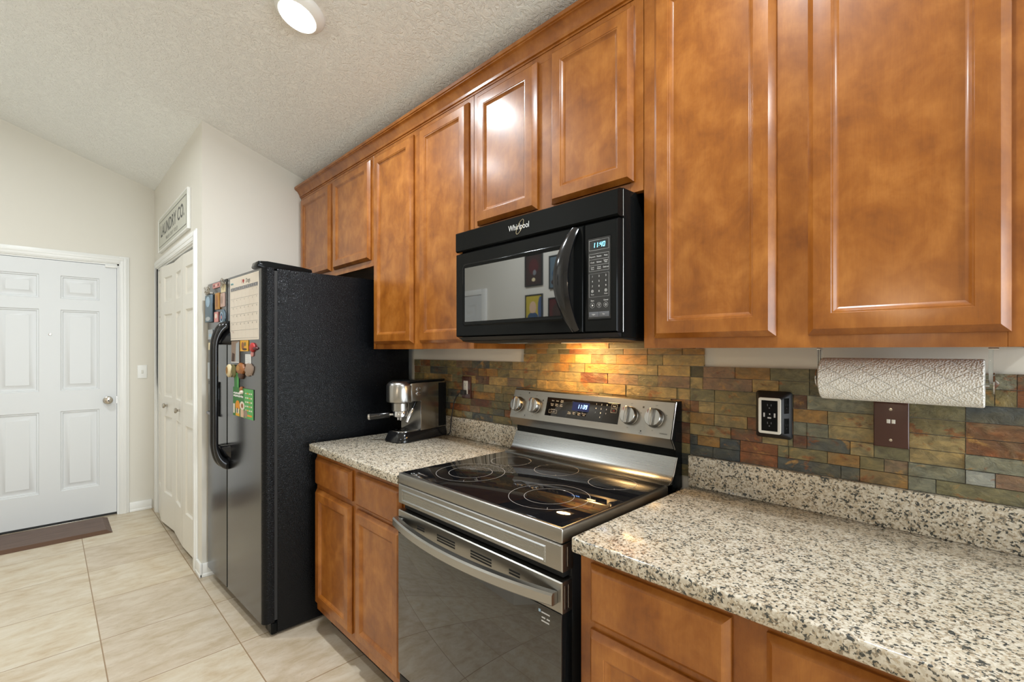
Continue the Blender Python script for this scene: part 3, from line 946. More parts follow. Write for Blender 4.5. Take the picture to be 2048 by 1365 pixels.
for k_, s_ in enumerate(('Light', 'Fan')):
    b = MB(); b.box(u0 + k_ * 0.0352, u0 + 0.0345 + k_ * 0.0357, MY - 0.0022, MY - 0.0006, 1.4625, 1.4775, M['grey_key'], 0.0006)
    b.text(s_, 0.0056, YF(MY - 0.0022), M['white_print'], u0 + 0.0172 + k_ * 0.0355, 1.470, lift=0.0003); b.build('key', cpan)
b = MB(); b.tube([(mx1 + 0.0005, -0.373, 1.418), (mx1 + 0.0005, -0.373, 1.742)], 0.0011, M['satin'], 6); b.tube([(mx1 + 0.0005, -0.373, 1.750), (mx1 + 0.0005, -0.373, 1.826)], 0.0011, M['satin'], 6, caps=True); b.build('seam_highlight', mw)  # thin metal rods added as the highlight line along the front seam
# underside tray with lamp
b = MB()
b.prism([(MY + 0.002, 1.4155), (-0.362, 1.398), (-0.30, 1.393), (-0.03, 1.393), (-0.012, 1.400), (-0.372, 1.416)], mx0 + 0.010, mx1 - 0.006, XYZ, M['black_matte'])
tray = b.build('underside', mw)
for fx in (-1.36, -1.04):
    b = MB(); b.box(fx, fx + 0.16, -0.30, -0.12, 1.3905, 1.3932, M['steel_light'], 0.001); b.build('grease_filter', tray)
b = MB(); b.box(-1.18, -1.10, -0.135, -0.085, 1.3915, 1.3940, M['cook_glow'], 0.0005); b.build('lamp_lens', tray)

# ------------------------------------------------------------------ range
rx0, rx1 = -1.515, -0.752
RF = -0.645
rg = thing('range', 'stainless electric range with a black glass cooktop', 'range', ((rx0 + rx1) / 2, -0.34, 0))
b = MB(); b.box(rx0 + 0.004, rx1 - 0.004, -0.600, -0.030, 0.035, 0.884, M['black_matte'], 0.002)
for fx in (rx0 + 0.06, rx1 - 0.06):
    for fy in (-0.56, -0.10):
        b.lathe([(0.018, 0), (0.018, 0.008), (0.010, 0.010), (0.010, 0.036)], lambda a, c, h, fx=fx, fy=fy: (fx + a, fy + c, h), M['black_matte'], 12)
b.build('body', rg)
b = MB(); b.box(rx0, rx1, RF, -0.105, 0.8852, 0.9245, M['steel'], 0.006, 3)
ct = b.build('cooktop_frame', rg)
b = MB(); b.box(rx0 + 0.010, rx1 - 0.008, RF + 0.010, -0.112, 0.9200, 0.9262, M['black_glass'], 0.001)
glass = b.build('cooktop_glass', rg)
b = MB()
ctf = lambda u, v, w: (u, v, 0.9264 + w)
for cx, cy, rr in ((-1.330, -0.460, (0.124, 0.079)), (-0.947, -0.470, (0.123, 0.076)), (-0.895, -0.214, (0.079,)), (-1.135, -0.215, (0.082,)), (-1.352, -0.236, (0.080,))):
    for r_ in rr:
        disc_outline(b, ctf, cx, cy, r_, 0.0017, M['ring'], 64, 0.0001)
    for k_ in range(1):
        a_ = -0.9
        b.faces([ctf(cx + rr[0] * math.cos(a_) * q1, cy + rr[0] * math.sin(a_) * q1 + d_, 0.0001) for q1, d_ in ((0.86, 0), (1.0, 0), (1.0, 0.002), (0.86, 0.002))], [[0, 1, 2, 3]], M['ring'])
b.build('burner_rings', glass)
# blank front panel with embossed frame
b = MB()
b.relief(YF(RF + 0.045), rx0, rx1, 0.8155, 0.8840, [(0, 0), (0, 0.041), (0.003, 0.0445), (0.005, 0.045)], M['steel'])
b.relief(YF(RF), rx0 + 0.025, rx1 - 0.052, 0.8250, 0.8690, [(0, 0), (0.003, 0.0035), (0.006, 0.0035), (0.009, 0.0006)], M['steel_light'], back=False)
fp = b.build('front_panel', rg)
b = MB(); b.box(rx1 - 0.0002, rx1 + 0.0010, RF + 0.022, RF + 0.025, 0.826, 0.874, M['chrome']); b.build('side_trim', fp)
b = MB(); b.box(rx0 + 0.012, rx1 - 0.012, RF + 0.020, -0.600, 0.7950, 0.8150, M['hole']); b.build('door_gap', rg)
# oven door
b = MB(); b.box(rx0 + 0.002, rx1 - 0.002, RF + 0.004, -0.602, 0.205, 0.7895, M['black'], 0.002)
od = b.build('oven_door', rg)
b = MB(); b.relief(YF(RF + 0.040), rx0, rx1, 0.7130, 0.7915, [(0, 0), (0, 0.037), (0.003, 0.040)], M['steel'])
band = b.build('top_band', od)
b = MB(); b.box(rx0 + 0.001, rx1 - 0.001, RF - 0.0002, RF + 0.0040, 0.206, 0.7125, M['oven_glass'], 0.001); og = b.build('glass', od)
b = MB()
for (sx0, sx1) in ((-1.393, -1.348), (-1.276, -1.181), (-1.105, -1.011), (-0.939, -0.897)):
    n_ = 3 if sx1 - sx0 > 0.06 else 2
    for r_ in range(n_):
        zc = 0.766 - r_ * 0.0085 - (0.002 if n_ == 2 else 0)
        b = MB(); b.box(sx0, sx1, RF - 0.0004, RF + 0.0006, zc - 0.0026, zc + 0.0026, M['hole']); b.build('vent_slot', band)
b = MB()
for yy in (RF + 0.012, RF + 0.026):
    b.box(rx1 - 0.0005, rx1 + 0.0008, yy, yy + 0.004, 0.722, 0.780, M['chrome'])
b.build('side_trim', band)
# handle: a flat bar that bows towards the room
N = 40
vsn, fsn = [], []
for k_ in range(N + 1):
    s = k_ / N
    x = rx0 - 0.002 + s * (rx1 - rx0 - 0.012)
    bow = 1 - (2 * s - 1) ** 2
    yo = RF - 0.022 - 0.046 * bow
    th_ = 0.021
    zc = 0.752
    for yy, zz in ((yo + 0.003, zc - 0.0155), (yo, zc - 0.012), (yo, zc + 0.010), (yo + 0.004, zc + 0.0155), (yo + th_, zc + 0.0155), (yo + th_, zc - 0.0155)):
        vsn.append((x, yy, zz))
for k_ in range(N):
    for j in range(6):
        j2 = (j + 1) % 6
        fsn.append([k_ * 6 + j, k_ * 6 + j2, (k_ + 1) * 6 + j2, (k_ + 1) * 6 + j])
fsn += [[5, 4, 3, 2, 1, 0], [N * 6 + j for j in range(6)]]
b = MB(); b.faces(vsn, fsn, M['satin'])
for ex in (rx0 + 0.006, rx1 - 0.030):
    b.box(ex - 0.004, ex + 0.014, RF - 0.010, RF + 0.001, 0.741, 0.763, M['satin'], 0.002)
b.build('handle', od, smooth=30)
b = MB()
gf = YF(RF - 0.0003)
b.box(-0.829, -0.822, RF - 0.0008, RF - 0.0001, 0.694, 0.701, M['skyblue'])
for k_, (uu, ww, zz) in enumerate(((-0.805, 0.028, 0.6955), (-0.812, 0.012, 0.683), (-0.796, 0.010, 0.683), (-0.806, 0.026, 0.674))):
    b.box(uu - ww / 2, uu + ww / 2, RF - 0.0008, RF - 0.0001, zz - 0.0016, zz + 0.0016, M['grey_print'])
b.build('sticker', og)
b = MB(); b.box(rx0 + 0.002, rx1 - 0.002, RF + 0.004, -0.60, 0.040, 0.198, M['black'], 0.003); b.build('storage_drawer', rg)
# back guard
b = MB()
b.prism([(-0.116, 0.9215), (-0.116, 0.9265), (-0.104, 0.9270), (-0.090, 0.9310), (-0.078, 0.9400), (-0.069, 0.9530), (-0.047, 1.0060), (-0.040, 1.0060), (-0.040, 0.9215)], rx0 + 0.002, rx1 - 0.002, XYZ, M['steel_light'])
lower = b.build('back_ledge', rg)
b = MB(); b.box(rx0 + 0.006, rx1 - 0.006, -0.044, -0.0125, 0.885, 1.06, M['black']); b.build('back_recess', rg)
bp = [(-0.062, 1.0360), (-0.085, 1.0720), (-0.0505, 1.1890), (-0.046, 1.1925), (-0.0125, 1.1925), (-0.0125, 1.0360)]
# sloped control face mapping: u = x, v = 0..1 up the slope, w outward
fd = Vector((0, 0.0345, 0.117)); fl_ = fd.length; fdn = fd.normalized(); fnn = Vector((0, -fdn.z, fdn.y))
def cf(u, v, w):
    p = Vector((u, -0.085, 1.072)) + fdn * (v * 0.122) + fnn * w
    return (p.x, p.y, p.z)
cfm = lambda u, v, w: cf(u, v / 0.122, w)
b = MB(); b.prism(bp, rx0, rx1 - 0.004, XYZ, M['steel'])
for kx_, kv in ((-1.477, 0.475), (-1.378, 0.485), (-0.918, 0.51), (-0.821, 0.52)):
    b.text('OFF', 0.0048, cfm, M['dark_print'], kx_, kv * 0.122 + 0.0435, lift=0.0004); b.text('LO', 0.0048, cfm, M['dark_print'], kx_ - 0.004, kv * 0.122 - 0.0425, lift=0.0004)
    b.text('HI', 0.0048, cfm, M['dark_print'], kx_ + 0.041, kv * 0.122 + 0.014, lift=0.0004)
for kx_, vv in ((-1.425, 0.92), (-1.338, 0.70), (-0.968, 0.80), (-0.870, 0.80)):
    b.faces([cfm(kx_ + a, vv * 0.122 + c, 0.0005) for a, c in ((-0.0032, -0.0032), (0.0032, -0.0032), (0.0032, 0.0032), (-0.0032, 0.0032))], [[0, 1, 2, 3]], M['dark_print'])
for kx_ in (-1.427, -0.868):
    b.lathe([(0.0028, 0.0004), (0.0001, 0.0005)], lambda a, c, h, kx_=kx_: cfm(kx_ + a, 0.014 + c, h), M['dark_print'], 14, closed=False)
    b.text('Surface', 0.0042, cfm, M['dark_print'], kx_, 0.0075, lift=0.0004)
b.text('SAMSUNG', 0.0062, cfm, M['dark_print'], -0.783, 0.014, lift=0.0004)
bg = b.build('back_guard', rg)
b = MB()
b.prism(bp, rx1 - 0.0045, rx1, XYZ, M['black']); b.prism([(-0.075, 0.926), (-0.046, 1.006), (-0.058, 1.036), (-0.0125, 1.036), (-0.0125, 0.90), (-0.075, 0.90)], rx1 - 0.0045, rx1, XYZ, M['black'])
b.tube([(rx1, -0.0500, 1.191), (rx1, -0.0855, 1.0720), (rx1, -0.062, 1.0350)], 0.0020, M['chrome'], 8)
b.tube([(rx1, -0.0460, 1.006), (rx1, -0.069, 0.953), (rx1, -0.085, 0.934), (rx1, -0.105, 0.927)], 0.0020, M['chrome'], 8)
b.build('end_cap', rg)
b = MB(); b.relief(cfm, -1.316, -0.9635, 0.21 * 0.122, 0.835 * 0.122, [(0, -0.002), (0, 0.0006), (0.0008, 0.0010)], M['black_glass'])
dk = lambda u, v, w: cfm(u, v, w + 0.0012)
for r, row in enumerate((('Bake', 'Broil', 'Keep\nWarm'), ('Frozen\nBake', 'Steam\nClean', 'Self\nClean'))):
    for c, s_ in enumerate(row):
        b.text(s_, 0.0062, dk, M['grey_print'], -1.283 + c * 0.024 + r * -0.001, 0.089 - r * 0.0165, lift=0.0003)
outline(b, dk, -1.296, -1.254, 0.038, 0.052, 0.0006, M['grey_print'], 0.0002)
b.text('Temp/Time', 0.0046, dk, M['grey_print'], -1.275, 0.0535, lift=0.0003); b.text('Lock   Light', 0.0046, dk, M['grey_print'], -1.275, 0.045, lift=0.0003)
for c, s_ in enumerate(('Timer\nOn/Off', 'Cook\nTime', 'Delay\nStart', 'Control\nLock')):
    b.text(s_, 0.0056, dk, M['grey_print'], -1.190 + c * 0.024, 0.0465, lift=0.0003)
for r, row in enumerate(('123', '456', '789')):
    for c, s_ in enumerate(row):
        b.text(s_, 0.0080, dk, M['white_print'], -1.067 + c * 0.0235, 0.0915 - r * 0.016, lift=0.0003)
b.text('0', 0.0080, dk, M['white_print'], -1.067 + 0.0235, 0.0435, lift=0.0003)
outline(b, dk, -1.000, -0.975, 0.083, 0.097, 0.0006, M['grey_print'], 0.0002); b.text('Start', 0.0062, dk, M['white_print'], -0.9875, 0.090, lift=0.0003)
outline(b, dk, -1.000, -0.975, 0.066, 0.080, 0.0006, M['grey_print'], 0.0002); b.text('Off', 0.0062, dk, M['red_print'], -0.9875, 0.073, lift=0.0003)
disp = b.build('display_panel', bg)
b = MB()
b.faces([cfm(u, v, 0.0012) for u, v in ((-1.180, 0.058), (-1.098, 0.058), (-1.098, 0.092), (-1.180, 0.092))], [[0, 1, 2, 3]], M['blue_glow'])
clock(b, lambda u, v, w: cfm(u, v, w + 0.001), '11:39', -1.128, 0.0755, 0.0155, M['blue_led'])
b.build('clock_display', disp)
for kx_, kv in ((-1.477, 0.475), (-1.378, 0.485), (-0.918, 0.51), (-0.821, 0.52)):
    b = MB()
    kfn = lambda a, c, h, kx_=kx_, kv=kv: cf(kx_ + a, kv + c / 0.122, h)
    b.lathe([(0.0335, 0.0003), (0.0335, 0.004), (0.0315, 0.005), (0.0305, 0.020), (0.0285, 0.0225), (0.022, 0.0228), (0.001, 0.0228)], kfn, M['satin'], 40)
    b.box(-0.0065, 0.0065, -0.0295, 0.0295, 0.020, 0.033, M['satin'], 0.002, M4=kfn)
    b.box(-0.0185, -0.0170, 0.014, 0.026, 0.0222, 0.0235, M['red_print'], M4=kfn)
    b.build('knob', bg)

# ------------------------------------------------------------------ refrigerator
def fy(x):
    return -0.826 + 0.0416 * (x + 2.44)
FXR, FXL, FXS = -2.415, -3.331, -2.950
fr = thing('refrigerator', 'black side by side refrigerator with magnets and a calendar', 'refrigerator', ((FXR + FXL) / 2, -0.42, 0))
b = MB(); b.box(FXL, FXR, -0.763, -0.035, 0.012, 1.755, M['pebble'], 0.004)
for fx in (FXL + 0.06, FXR - 0.06):
    for fyy in (-0.72, -0.10):
        b.lathe([(0.02, 0), (0.02, 0.013)], lambda a, c, h, fx=fx, fyy=fyy: (fx + a, fyy + c, h), M['black_matte'], 12)
b.build('cabinet', fr)
b = MB(); b.box(FXL + 0.02, FXR - 0.002, -0.775, -0.760, 0.075, 1.745, M['rubber']); b.build('door_gasket', fr)
def fridge_door(x0, x1, r0, r1):
    pts = [(x0, -0.776)]
    n_ = 7
    def corner(x, y, r, side):
        for k in range(n_):
            a = (PI / 2) * k / (n_ - 1)
            if side < 0:
                pts.append((x + r * (1 - math.cos(PI / 2 - (PI / 2 - a))) if False else x + r * (1 - math.cos(a)), y + r * (1 - math.sin(a)) * 0.9))
    # left corner, front face, right corner
    for k in range(n_):
        a = (PI / 2) * k / (n_ - 1)
        pts.append((x0 + r0 * (1 - math.cos(a)), fy(x0 + r0) + r0 * 0.8 * (1 - math.sin(a))))
    for k in range(n_):
        a = (PI / 2) * k / (n_ - 1)
        pts.append((x1 - r1 * (1 - math.sin(a)), fy(x1 - r1) + r1 * 0.8 * (1 - math.cos(a))))
    pts.append((x1, -0.776))
    return pts
zr = (0.066, 1.757)
doors = []
for x0, x1, r0, r1 in ((FXL, FXS - 0.003, 0.022, 0.008), (FXS + 0.003, FXR, 0.008, 0.036)):
    b = MB(); b.prism(fridge_door(x0, x1, r0, r1), zr[0], zr[1], lambda p, q, a: (p, q, a), M['fridge'])
    _d = b.build('door', fr, smooth=50)
    _d.data.materials.append(M['pebble'])          # textured wrap on the hinge edge
    for _p in _d.data.polygons:
        if _p.normal.x > 0.30:
            _p.material_index = 1
    doors.append(_d)
def fridge_handle(x, parent):
    path, rad = [], []
    zt, zb, out = 1.500, 0.747, 0.066
    y0 = fy(x)
    n_ = 14
    for k in range(n_ + 1):
        a = (PI / 2) * k / n_
        path.append((x, y0 + 0.004 - out * math.sin(a), zt - 0.125 * (1 - math.cos(a)) - 0.004 * k / n_))
        wv = 0.014 + 0.010 * math.cos(a) ** 2
        rad.append((0.0125 + 0.012 * math.cos(a) ** 3, wv if k > 1 else wv * (0.35 + 0.4 * k)))
    for k in range(n_ + 1):
        a = (PI / 2) * (1 - k / n_)
        path.append((x, y0 + 0.004 - out * math.sin(a), zb + 0.125 * (1 - math.cos(a))))
        wv = 0.014 + 0.012 * math.cos(a) ** 2
        rad.append((0.0125 + 0.016 * math.cos(a) ** 3, wv if k < n_ - 1 else wv * (0.35 + 0.4 * (n_ - k))))
    b = MB(); b.tube(path, 0.012, M['piano'], 14, radii=rad, flat=(0, -1, 0))
    for zs, sg_ in ((zb, 1), (zt, -1)):      # flared shield where the grip meets the door
        prof = [(0.0, 0.000), (0.020, 0.022), (0.040, 0.036), (0.075, 0.042), (0.095, 0.036), (0.105, 0.020)]
        mid = [(0.004, 0.0), (0.022, 0.010), (0.042, 0.022), (0.070, 0.034), (0.088, 0.040), (0.098, 0.042)]
        L_ = [(x - w_, y0 + 0.001, zs + sg_ * d_) for d_, w_ in prof]
        R_ = [(x + w_, y0 + 0.001, zs + sg_ * d_) for d_, w_ in prof]
        C_ = [(x, y0 - o_, zs + sg_ * d_) for (d_, w_), (q_, o_) in zip(prof, mid)]
        n6 = len(prof)
        fs_ = []
        for k in range(n6 - 1):
            fs_ += [[k, k + 1, 2 * n6 + k + 1, 2 * n6 + k], [n6 + k, n6 + k + 1, 2 * n6 + k + 1, 2 * n6 + k]]
        fs_.append([n6 - 1, 2 * n6 - 1, 3 * n6 - 1])
        b.faces(L_ + R_ + C_, fs_, M['piano'])
    b.build('handle', parent, smooth=60)
fridge_handle(-2.921, doors[1]); fridge_handle(-2.980, doors[0])
b = MB(); b.box(-3.318, -3.085, fy(-3.2) - 0.004, fy(-3.2) + 0.01, 0.99, 1.185, M['black'], 0.003)
b.box(-3.310, -3.093, fy(-3.2) - 0.0046, fy(-3.2) - 0.0036, 1.005, 1.165, M['black_glass']); b.box(-3.318, -3.085, fy(-3.2) - 0.012, fy(-3.2) - 0.003, 0.985, 1.0, M['calgrey'], 0.002)
b.build('dispenser', doors[0])
b = MB()
b.prism([(-0.845, 1.764), (-0.838, 1.757), (-0.795, 1.757), (-0.785, 1.7565), (-0.60, 1.7565), (-0.585, 1.760), (-0.590, 1.774), (-0.640, 1.780), (-0.80, 1.790), (-0.838, 1.788)], -2.530, -2.440, XYZ, M['black'], 0.003)
b.build('hinge_cover', fr)
b = MB(); b.box(FXL + 0.01, FXR - 0.01, -0.772, -0.755, 0.012, 0.062, M['black_matte']); b.build('base_grille', fr)
b = MB(); b.prism([(FXR - 0.085, -0.79), (FXR - 0.005, -0.79), (FXR, -0.785), (FXR, -0.7635), (FXR - 0.085, -0.7635)], 0.010, 0.062, lambda p, q, a: (p, q, a), M['black'], 0.003)
b.tube([(FXR - 0.055, -0.805, 0.064), (FXR - 0.03, -0.805, 0.060), (FXR - 0.008, -0.79, 0.0635)], 0.003, M['chrome'], 8)
b.build('lower_hinge', fr)

# things held on the refrigerator doors; u = x, v = z, w = away from the door
def ffm(lift=0.0):
    return lambda u, v, w: (u, fy(u) - 0.0012 - lift - w, v)
def plate(b, x0, x1, z0, z1, t, m, lift=0.0, bev=0.0):
    f = ffm(lift)
    b.box(x0, x1, 0, t, z0, z1, m, bev, M4=lambda X, Y, Z: f(X, Z, Y))
def blob(b, u, v, ru, rv, m, lift=0.0006, n=16, th=0.0, irr=0.0, seed=1):
    f = ffm()
    rnd = random.Random(seed)
    rr = [1 + rnd.uniform(-irr, irr) for _ in range(n)]
    pts = [(u + ru * rr[k] * math.cos(2 * PI * k / n), v + rv * rr[k] * math.sin(2 * PI * k / n)) for k in range(n)]
    if th:
        vs_ = [f(p, q, 0) for p, q in pts] + [f(u + (p - u) * 0.98, v + (q - v) * 0.98, th * 0.6) for p, q in pts] + [f(u + (p - u) * 0.7, v + (q - v) * 0.7, th) for p, q in pts]
        fs_ = []
        for j in range(2):
            for k in range(n):
                k2 = (k + 1) % n
                fs_.append([j * n + k, j * n + k2, (j + 1) * n + k2, (j + 1) * n + k])
        fs_ += [[2 * n + k for k in range(n)], list(range(n))[::-1]]
        b.faces(vs_, fs_, m)
    else:
        b.faces([f(p, q, lift) for p, q in pts], [list(range(n))], m)
def ftag(b, name, label, cat, group='magnets and papers on the refrigerator doors'):
    return tag(b.build(name), label, cat, group)
# calendar
b = MB(); cx0, cx1, cz0, cz1 = -2.893, -2.466, 1.417, 1.745
plate(b, cx0, cx1, cz0, cz1, 0.0008, M['paper'])
cf_ = ffm(0.001)
b.text('I', 0.030, cf_, M['red'], -2.705, 1.716, lift=0.0003); b.text('Dogs', 0.030, cf_, M['dark_print'], -2.615, 1.715, lift=0.0003)
for su in (-0.0055, 0.0055):
    blob(b, -2.682 + su, 1.719, 0.0075, 0.007, M['red'], 0.0016)
b.faces([cf_(-2.694, 1.717, 0.0005), cf_(-2.682, 1.704, 0.0005), cf_(-2.670, 1.717, 0.0005)], [[0, 1, 2]], M['red'])
b.tube([cf_(-2.878 + 0.0035 * k, 1.716 + 0.006 * math.sin(k * 2.1), 0.0004) for k in range(13)], 0.0007, M['teal'], 5)
gx0, gx1, gz1 = cx0 + 0.012, cx1 - 0.012, 1.694
cw = (gx1 - gx0) / 7
for k_, s_ in enumerate(('Sun', 'Mon', 'Tue', 'Wed', 'Thu', 'Fri', 'Sat')):
    b.faces([cf_(gx0 + k_ * cw + 0.0015, gz1 - 0.016, 0.0002), cf_(gx0 + (k_ + 1) * cw - 0.0015, gz1 - 0.016, 0.0002), cf_(gx0 + (k_ + 1) * cw - 0.0015, gz1, 0.0002), cf_(gx0 + k_ * cw + 0.0015, gz1, 0.0002)], [[0, 1, 2, 3]], M['calgrey'])
    b.text(s_, 0.011, cf_, M['white_print'], gx0 + (k_ + .5) * cw, gz1 - 0.008, lift=0.0005)
rh = 0.0415
for r in range(7):
    zz = gz1 - 0.018 - r * rh
    b.faces([cf_(gx0, zz - 0.0005, 0.0002), cf_(gx1, zz - 0.0005, 0.0002), cf_(gx1, zz + 0.0005, 0.0002), cf_(gx0, zz + 0.0005, 0.0002)], [[0, 1, 2, 3]], M['calgrey'])
for k_ in range(8):
    xx = gx0 + k_ * cw
    b.faces([cf_(xx - 0.0003, gz1 - 0.018 - 6 * rh, 0.0002), cf_(xx + 0.0003, gz1 - 0.018 - 6 * rh, 0.0002), cf_(xx + 0.0003, gz1 - 0.018, 0.0002), cf_(xx - 0.0003, gz1 - 0.018, 0.0002)], [[0, 1, 2, 3]], M['pink'])
for d_ in range(1, 32):
    p_ = d_ + 4
    b.text(str(d_), 0.011, cf_, M['dark_print'] if d_ != 31 else M['red'], gx0 + (p_ % 7) * cw + 0.040, gz1 - 0.027 - (p_ // 7) * rh, lift=0.0004)
ftag(b, 'wall_calendar', 'large white monthly calendar on the right refrigerator door', 'calendar')
def simple(name, label, cat, x0, x1, z0, z1, t, m, blobs=(), lift=0.0, bev=0.0):
    b = MB(); plate(b, x0, x1, z0, z1, t, m, lift, bev)
    for (bu, bv, ru, rv, mm) in blobs:
        f = ffm(lift + t)
        u, v = x0 + bu * (x1 - x0), z0 + bv * (z1 - z0)
        q = [(u + ru * (x1 - x0) * math.cos(2 * PI * k / 12), v + rv * (z1 - z0) * math.sin(2 * PI * k / 12)) for k in range(12)]
        b.faces([f(a, c, 0.0003) for a, c in q], [list(range(12))], mm)
    return ftag(b, name, label, cat)
simple('mail_pouch', 'grey blue magnetic pouch at the left edge of the left refrigerator door', 'pouch', -3.312, -3.195, 1.530, 1.690, 0.014, M['slateblue'], [(0.5, 0.75, 0.35, 0.2, M['skyblue']), (0.5, 0.12, 0.4, 0.08, M['paper_grey'])], bev=0.003)
simple('photo_magnet', 'golden framed photo magnet right of the grey pouch', 'magnet', -3.138, -3.066, 1.597, 1.690, 0.008, M['gold'], [(0.5, 0.5, 0.22, 0.4, M['amber'])], bev=0.001)
simple('photo_magnet', 'pale pink picture magnet between the golden photo magnet and the calendar', 'magnet', -3.051, -2.985, 1.607, 1.683, 0.004, M['pink'], [(0.4, 0.5, 0.2, 0.3, M['stone'])])
simple('paper_note', 'small cream note under the top right clip of the left refrigerator door', 'note', -3.052, -2.972, 1.687, 1.735, 0.001, M['cream'])
simple('photo_magnet', 'small red and white picture magnet below the golden photo magnet', 'magnet', -3.164, -3.095, 1.526, 1.584, 0.005, M['rose'], [(0.5, 0.6, 0.3, 0.25, M['paper'])])
b = MB(); blob(b, -3.015, 1.548, 0.045, 0.044, M['slateblue'], n=36, th=0.008, irr=0.05, seed=3); f_ = ffm(0.0082)
for rr_, mm in ((0.030, M['skyblue']), (0.022, M['navy']), (0.010, M['rose'])):
    b.faces([f_(-3.015 + rr_ * math.cos(2 * PI * k / 20), 1.548 + rr_ * math.sin(2 * PI * k / 20), 0.0004 * (1 + (0.03 - rr_) * 40)) for k in range(20)], [list(range(20))], mm)
ftag(b, 'bottle_cap_magnet', 'round blue bottle cap magnet above the left handle', 'magnet')
simple('picture_card', 'pale grey card at the left edge of the left refrigerator door', 'card', -3.301, -3.208, 1.429, 1.487, 0.001, M['paper_grey'], [(0.5, 0.4, 0.3, 0.2, M['skyblue'])])
simple('picture_card', 'blue picture card right of the pale grey card', 'card', -3.190, -3.118, 1.440, 1.489, 0.001, M['skyblue'], [(0.5, 0.5, 0.3, 0.3, M['navy'])])
simple('sticker', 'cream sticker with a yellow face on the left refrigerator door', 'sticker', -3.294, -3.214, 1.367, 1.410, 0.001, M['cream'], [(0.68, 0.5, 0.28, 0.46, M['yellow']), (0.6, 0.62, 0.04, 0.1, M['dark_print']), (0.78, 0.62, 0.04, 0.1, M['dark_print'])])
simple('paper_note', 'long pale grey note above the water dispenser', 'note', -3.309, -3.235, 1.195, 1.292, 0.001, M['paper_grey'])
b = MB(); f_ = ffm(0.0)
for k_ in range(9):
    a0 = random.uniform(0, 6.28)
    c_ = (-3.006 + random.uniform(-0.035, 0.035), 1.737 + random.uniform(-0.018, 0.018))
    b.tube([f_(c_[0] + 0.012 * math.cos(a0 + t_), c_[1] + 0.010 * math.sin(a0 + t_), 0.004 + 0.001 * k_) for t_ in [0.45 * j for j in range(13)]], 0.0016, M['nickel'], 6)
b.box(-3.045, -2.967, 0.0, 0.004, 1.729, 1.741, M['nickel'], M4=lambda X, Y, Z: f_(X, Z, Y))
ftag(b, 'scroll_clip_magnet', 'ornate silver scroll clip at the top right of the left refrigerator door', 'magnet')
b = MB()
for k_ in range(9):
    a0 = random.uniform(0, 6.28)
    c_ = (-3.252 + random.uniform(-0.04, 0.04), 1.712 + random.uniform(-0.012, 0.018))
    b.tube([f_(c_[0] + 0.012 * math.cos(a0 + t_), c_[1] + 0.010 * math.sin(a0 + t_), 0.016 + 0.001 * k_) for t_ in [0.45 * j for j in range(13)]], 0.0016, M['nickel'], 6)
b.box(-3.300, -3.205, 0.0, 0.016, 1.695, 1.704, M['nickel'], M4=lambda X, Y, Z: f_(X, Z, Y))
ftag(b, 'scroll_clip_magnet', 'ornate silver scroll clip above the grey pouch', 'magnet')
simple('banner_magnet', 'pink flowered strip magnet between the two silver clips', 'magnet', -3.195, -3.062, 1.722, 1.750, 0.004, M['rose'], [(0.2, 0.5, 0.07, 0.3, M['maroon']), (0.5, 0.5, 0.07, 0.3, M['paper']), (0.8, 0.5, 0.07, 0.3, M['maroon'])])
b = MB(); plate(b, -2.868, -2.742, 1.303, 1.413, 0.002, M['stone']); f_ = ffm(0.0021)
b.faces([f_(u, v, 0.0003) for u, v in ((-2.80, 1.305), (-2.745, 1.305), (-2.745, 1.410), (-2.79, 1.40))], [[0, 1, 2, 3]], M['paper_grey'])
b.faces([f_(u, v, 0.0003) for u, v in ((-2.864, 1.305), (-2.82, 1.305), (-2.81, 1.345), (-2.85, 1.352))], [[0, 1, 2, 3]], M['darkbrown'])
b.faces([f_(u, v, 0.0006) for u, v in ((-2.868, 1.300), (-2.742, 1.300), (-2.742, 1.304), (-2.868, 1.304))], [[0, 1, 2, 3]], M['white_print'])
ftag(b, 'photo_print', 'photo print in a clear sleeve just below the calendar, beside the handle', 'photo')
simple('picture_magnet', 'bright yellow square magnet below the middle of the calendar', 'magnet', -2.725, -2.612, 1.360, 1.415, 0.003, M['yellow'], [(0.35, 0.5, 0.18, 0.36, M['amber']), (0.65, 0.65, 0.12, 0.2, M['olive']), (0.6, 0.18, 0.3, 0.1, M['darkbrown'])])
b = MB(); blob(b, -2.545, 1.378, 0.030, 0.022, M['red'], n=18, th=0.012, irr=0.12, seed=5); blob(b, -2.505, 1.374, 0.022, 0.008, M['maroon'], n=12, th=0.01, irr=0.2, seed=6); blob(b, -2.550, 1.347, 0.014, 0.014, M['rose'], n=12, th=0.007, irr=0.2, seed=8)
ftag(b, 'figure_magnet', 'small red figure magnet under the lower right corner of the calendar', 'magnet')
b = MB(); plate(b, -2.655, -2.572, 1.297, 1.345, 0.001, M['white_print']); f_ = ffm(0.0011)
for k_ in range(4):
    zz = 1.338 - k_ * 0.010
    b.faces([f_(-2.648, zz, 0.0003), f_(-2.585, zz, 0.0003), f_(-2.585, zz - 0.003, 0.0003), f_(-2.648, zz - 0.003, 0.0003)], [[0, 1, 2, 3]], M['grey_print'])
ftag(b, 'paper_note', 'small white printed note above the brown and grey magnets', 'note')
b = MB(); blob(b, -2.892, 1.255, 0.036, 0.035, M['cream'], n=22, th=0.016, irr=0.03, seed=2); blob(b, -2.893, 1.258, 0.017, 0.020, M['gold'], lift=0.0165, n=14)
ftag(b, 'shell_magnet', 'cream oval shell magnet beside the right door handle', 'magnet')
b = MB(); blob(b, -2.822, 1.256, 0.030, 0.032, M['olive'], n=20, th=0.010, irr=0.12, seed=4)
ftag(b, 'leaf_magnet', 'olive leaf shaped magnet right of the cream shell magnet', 'magnet')
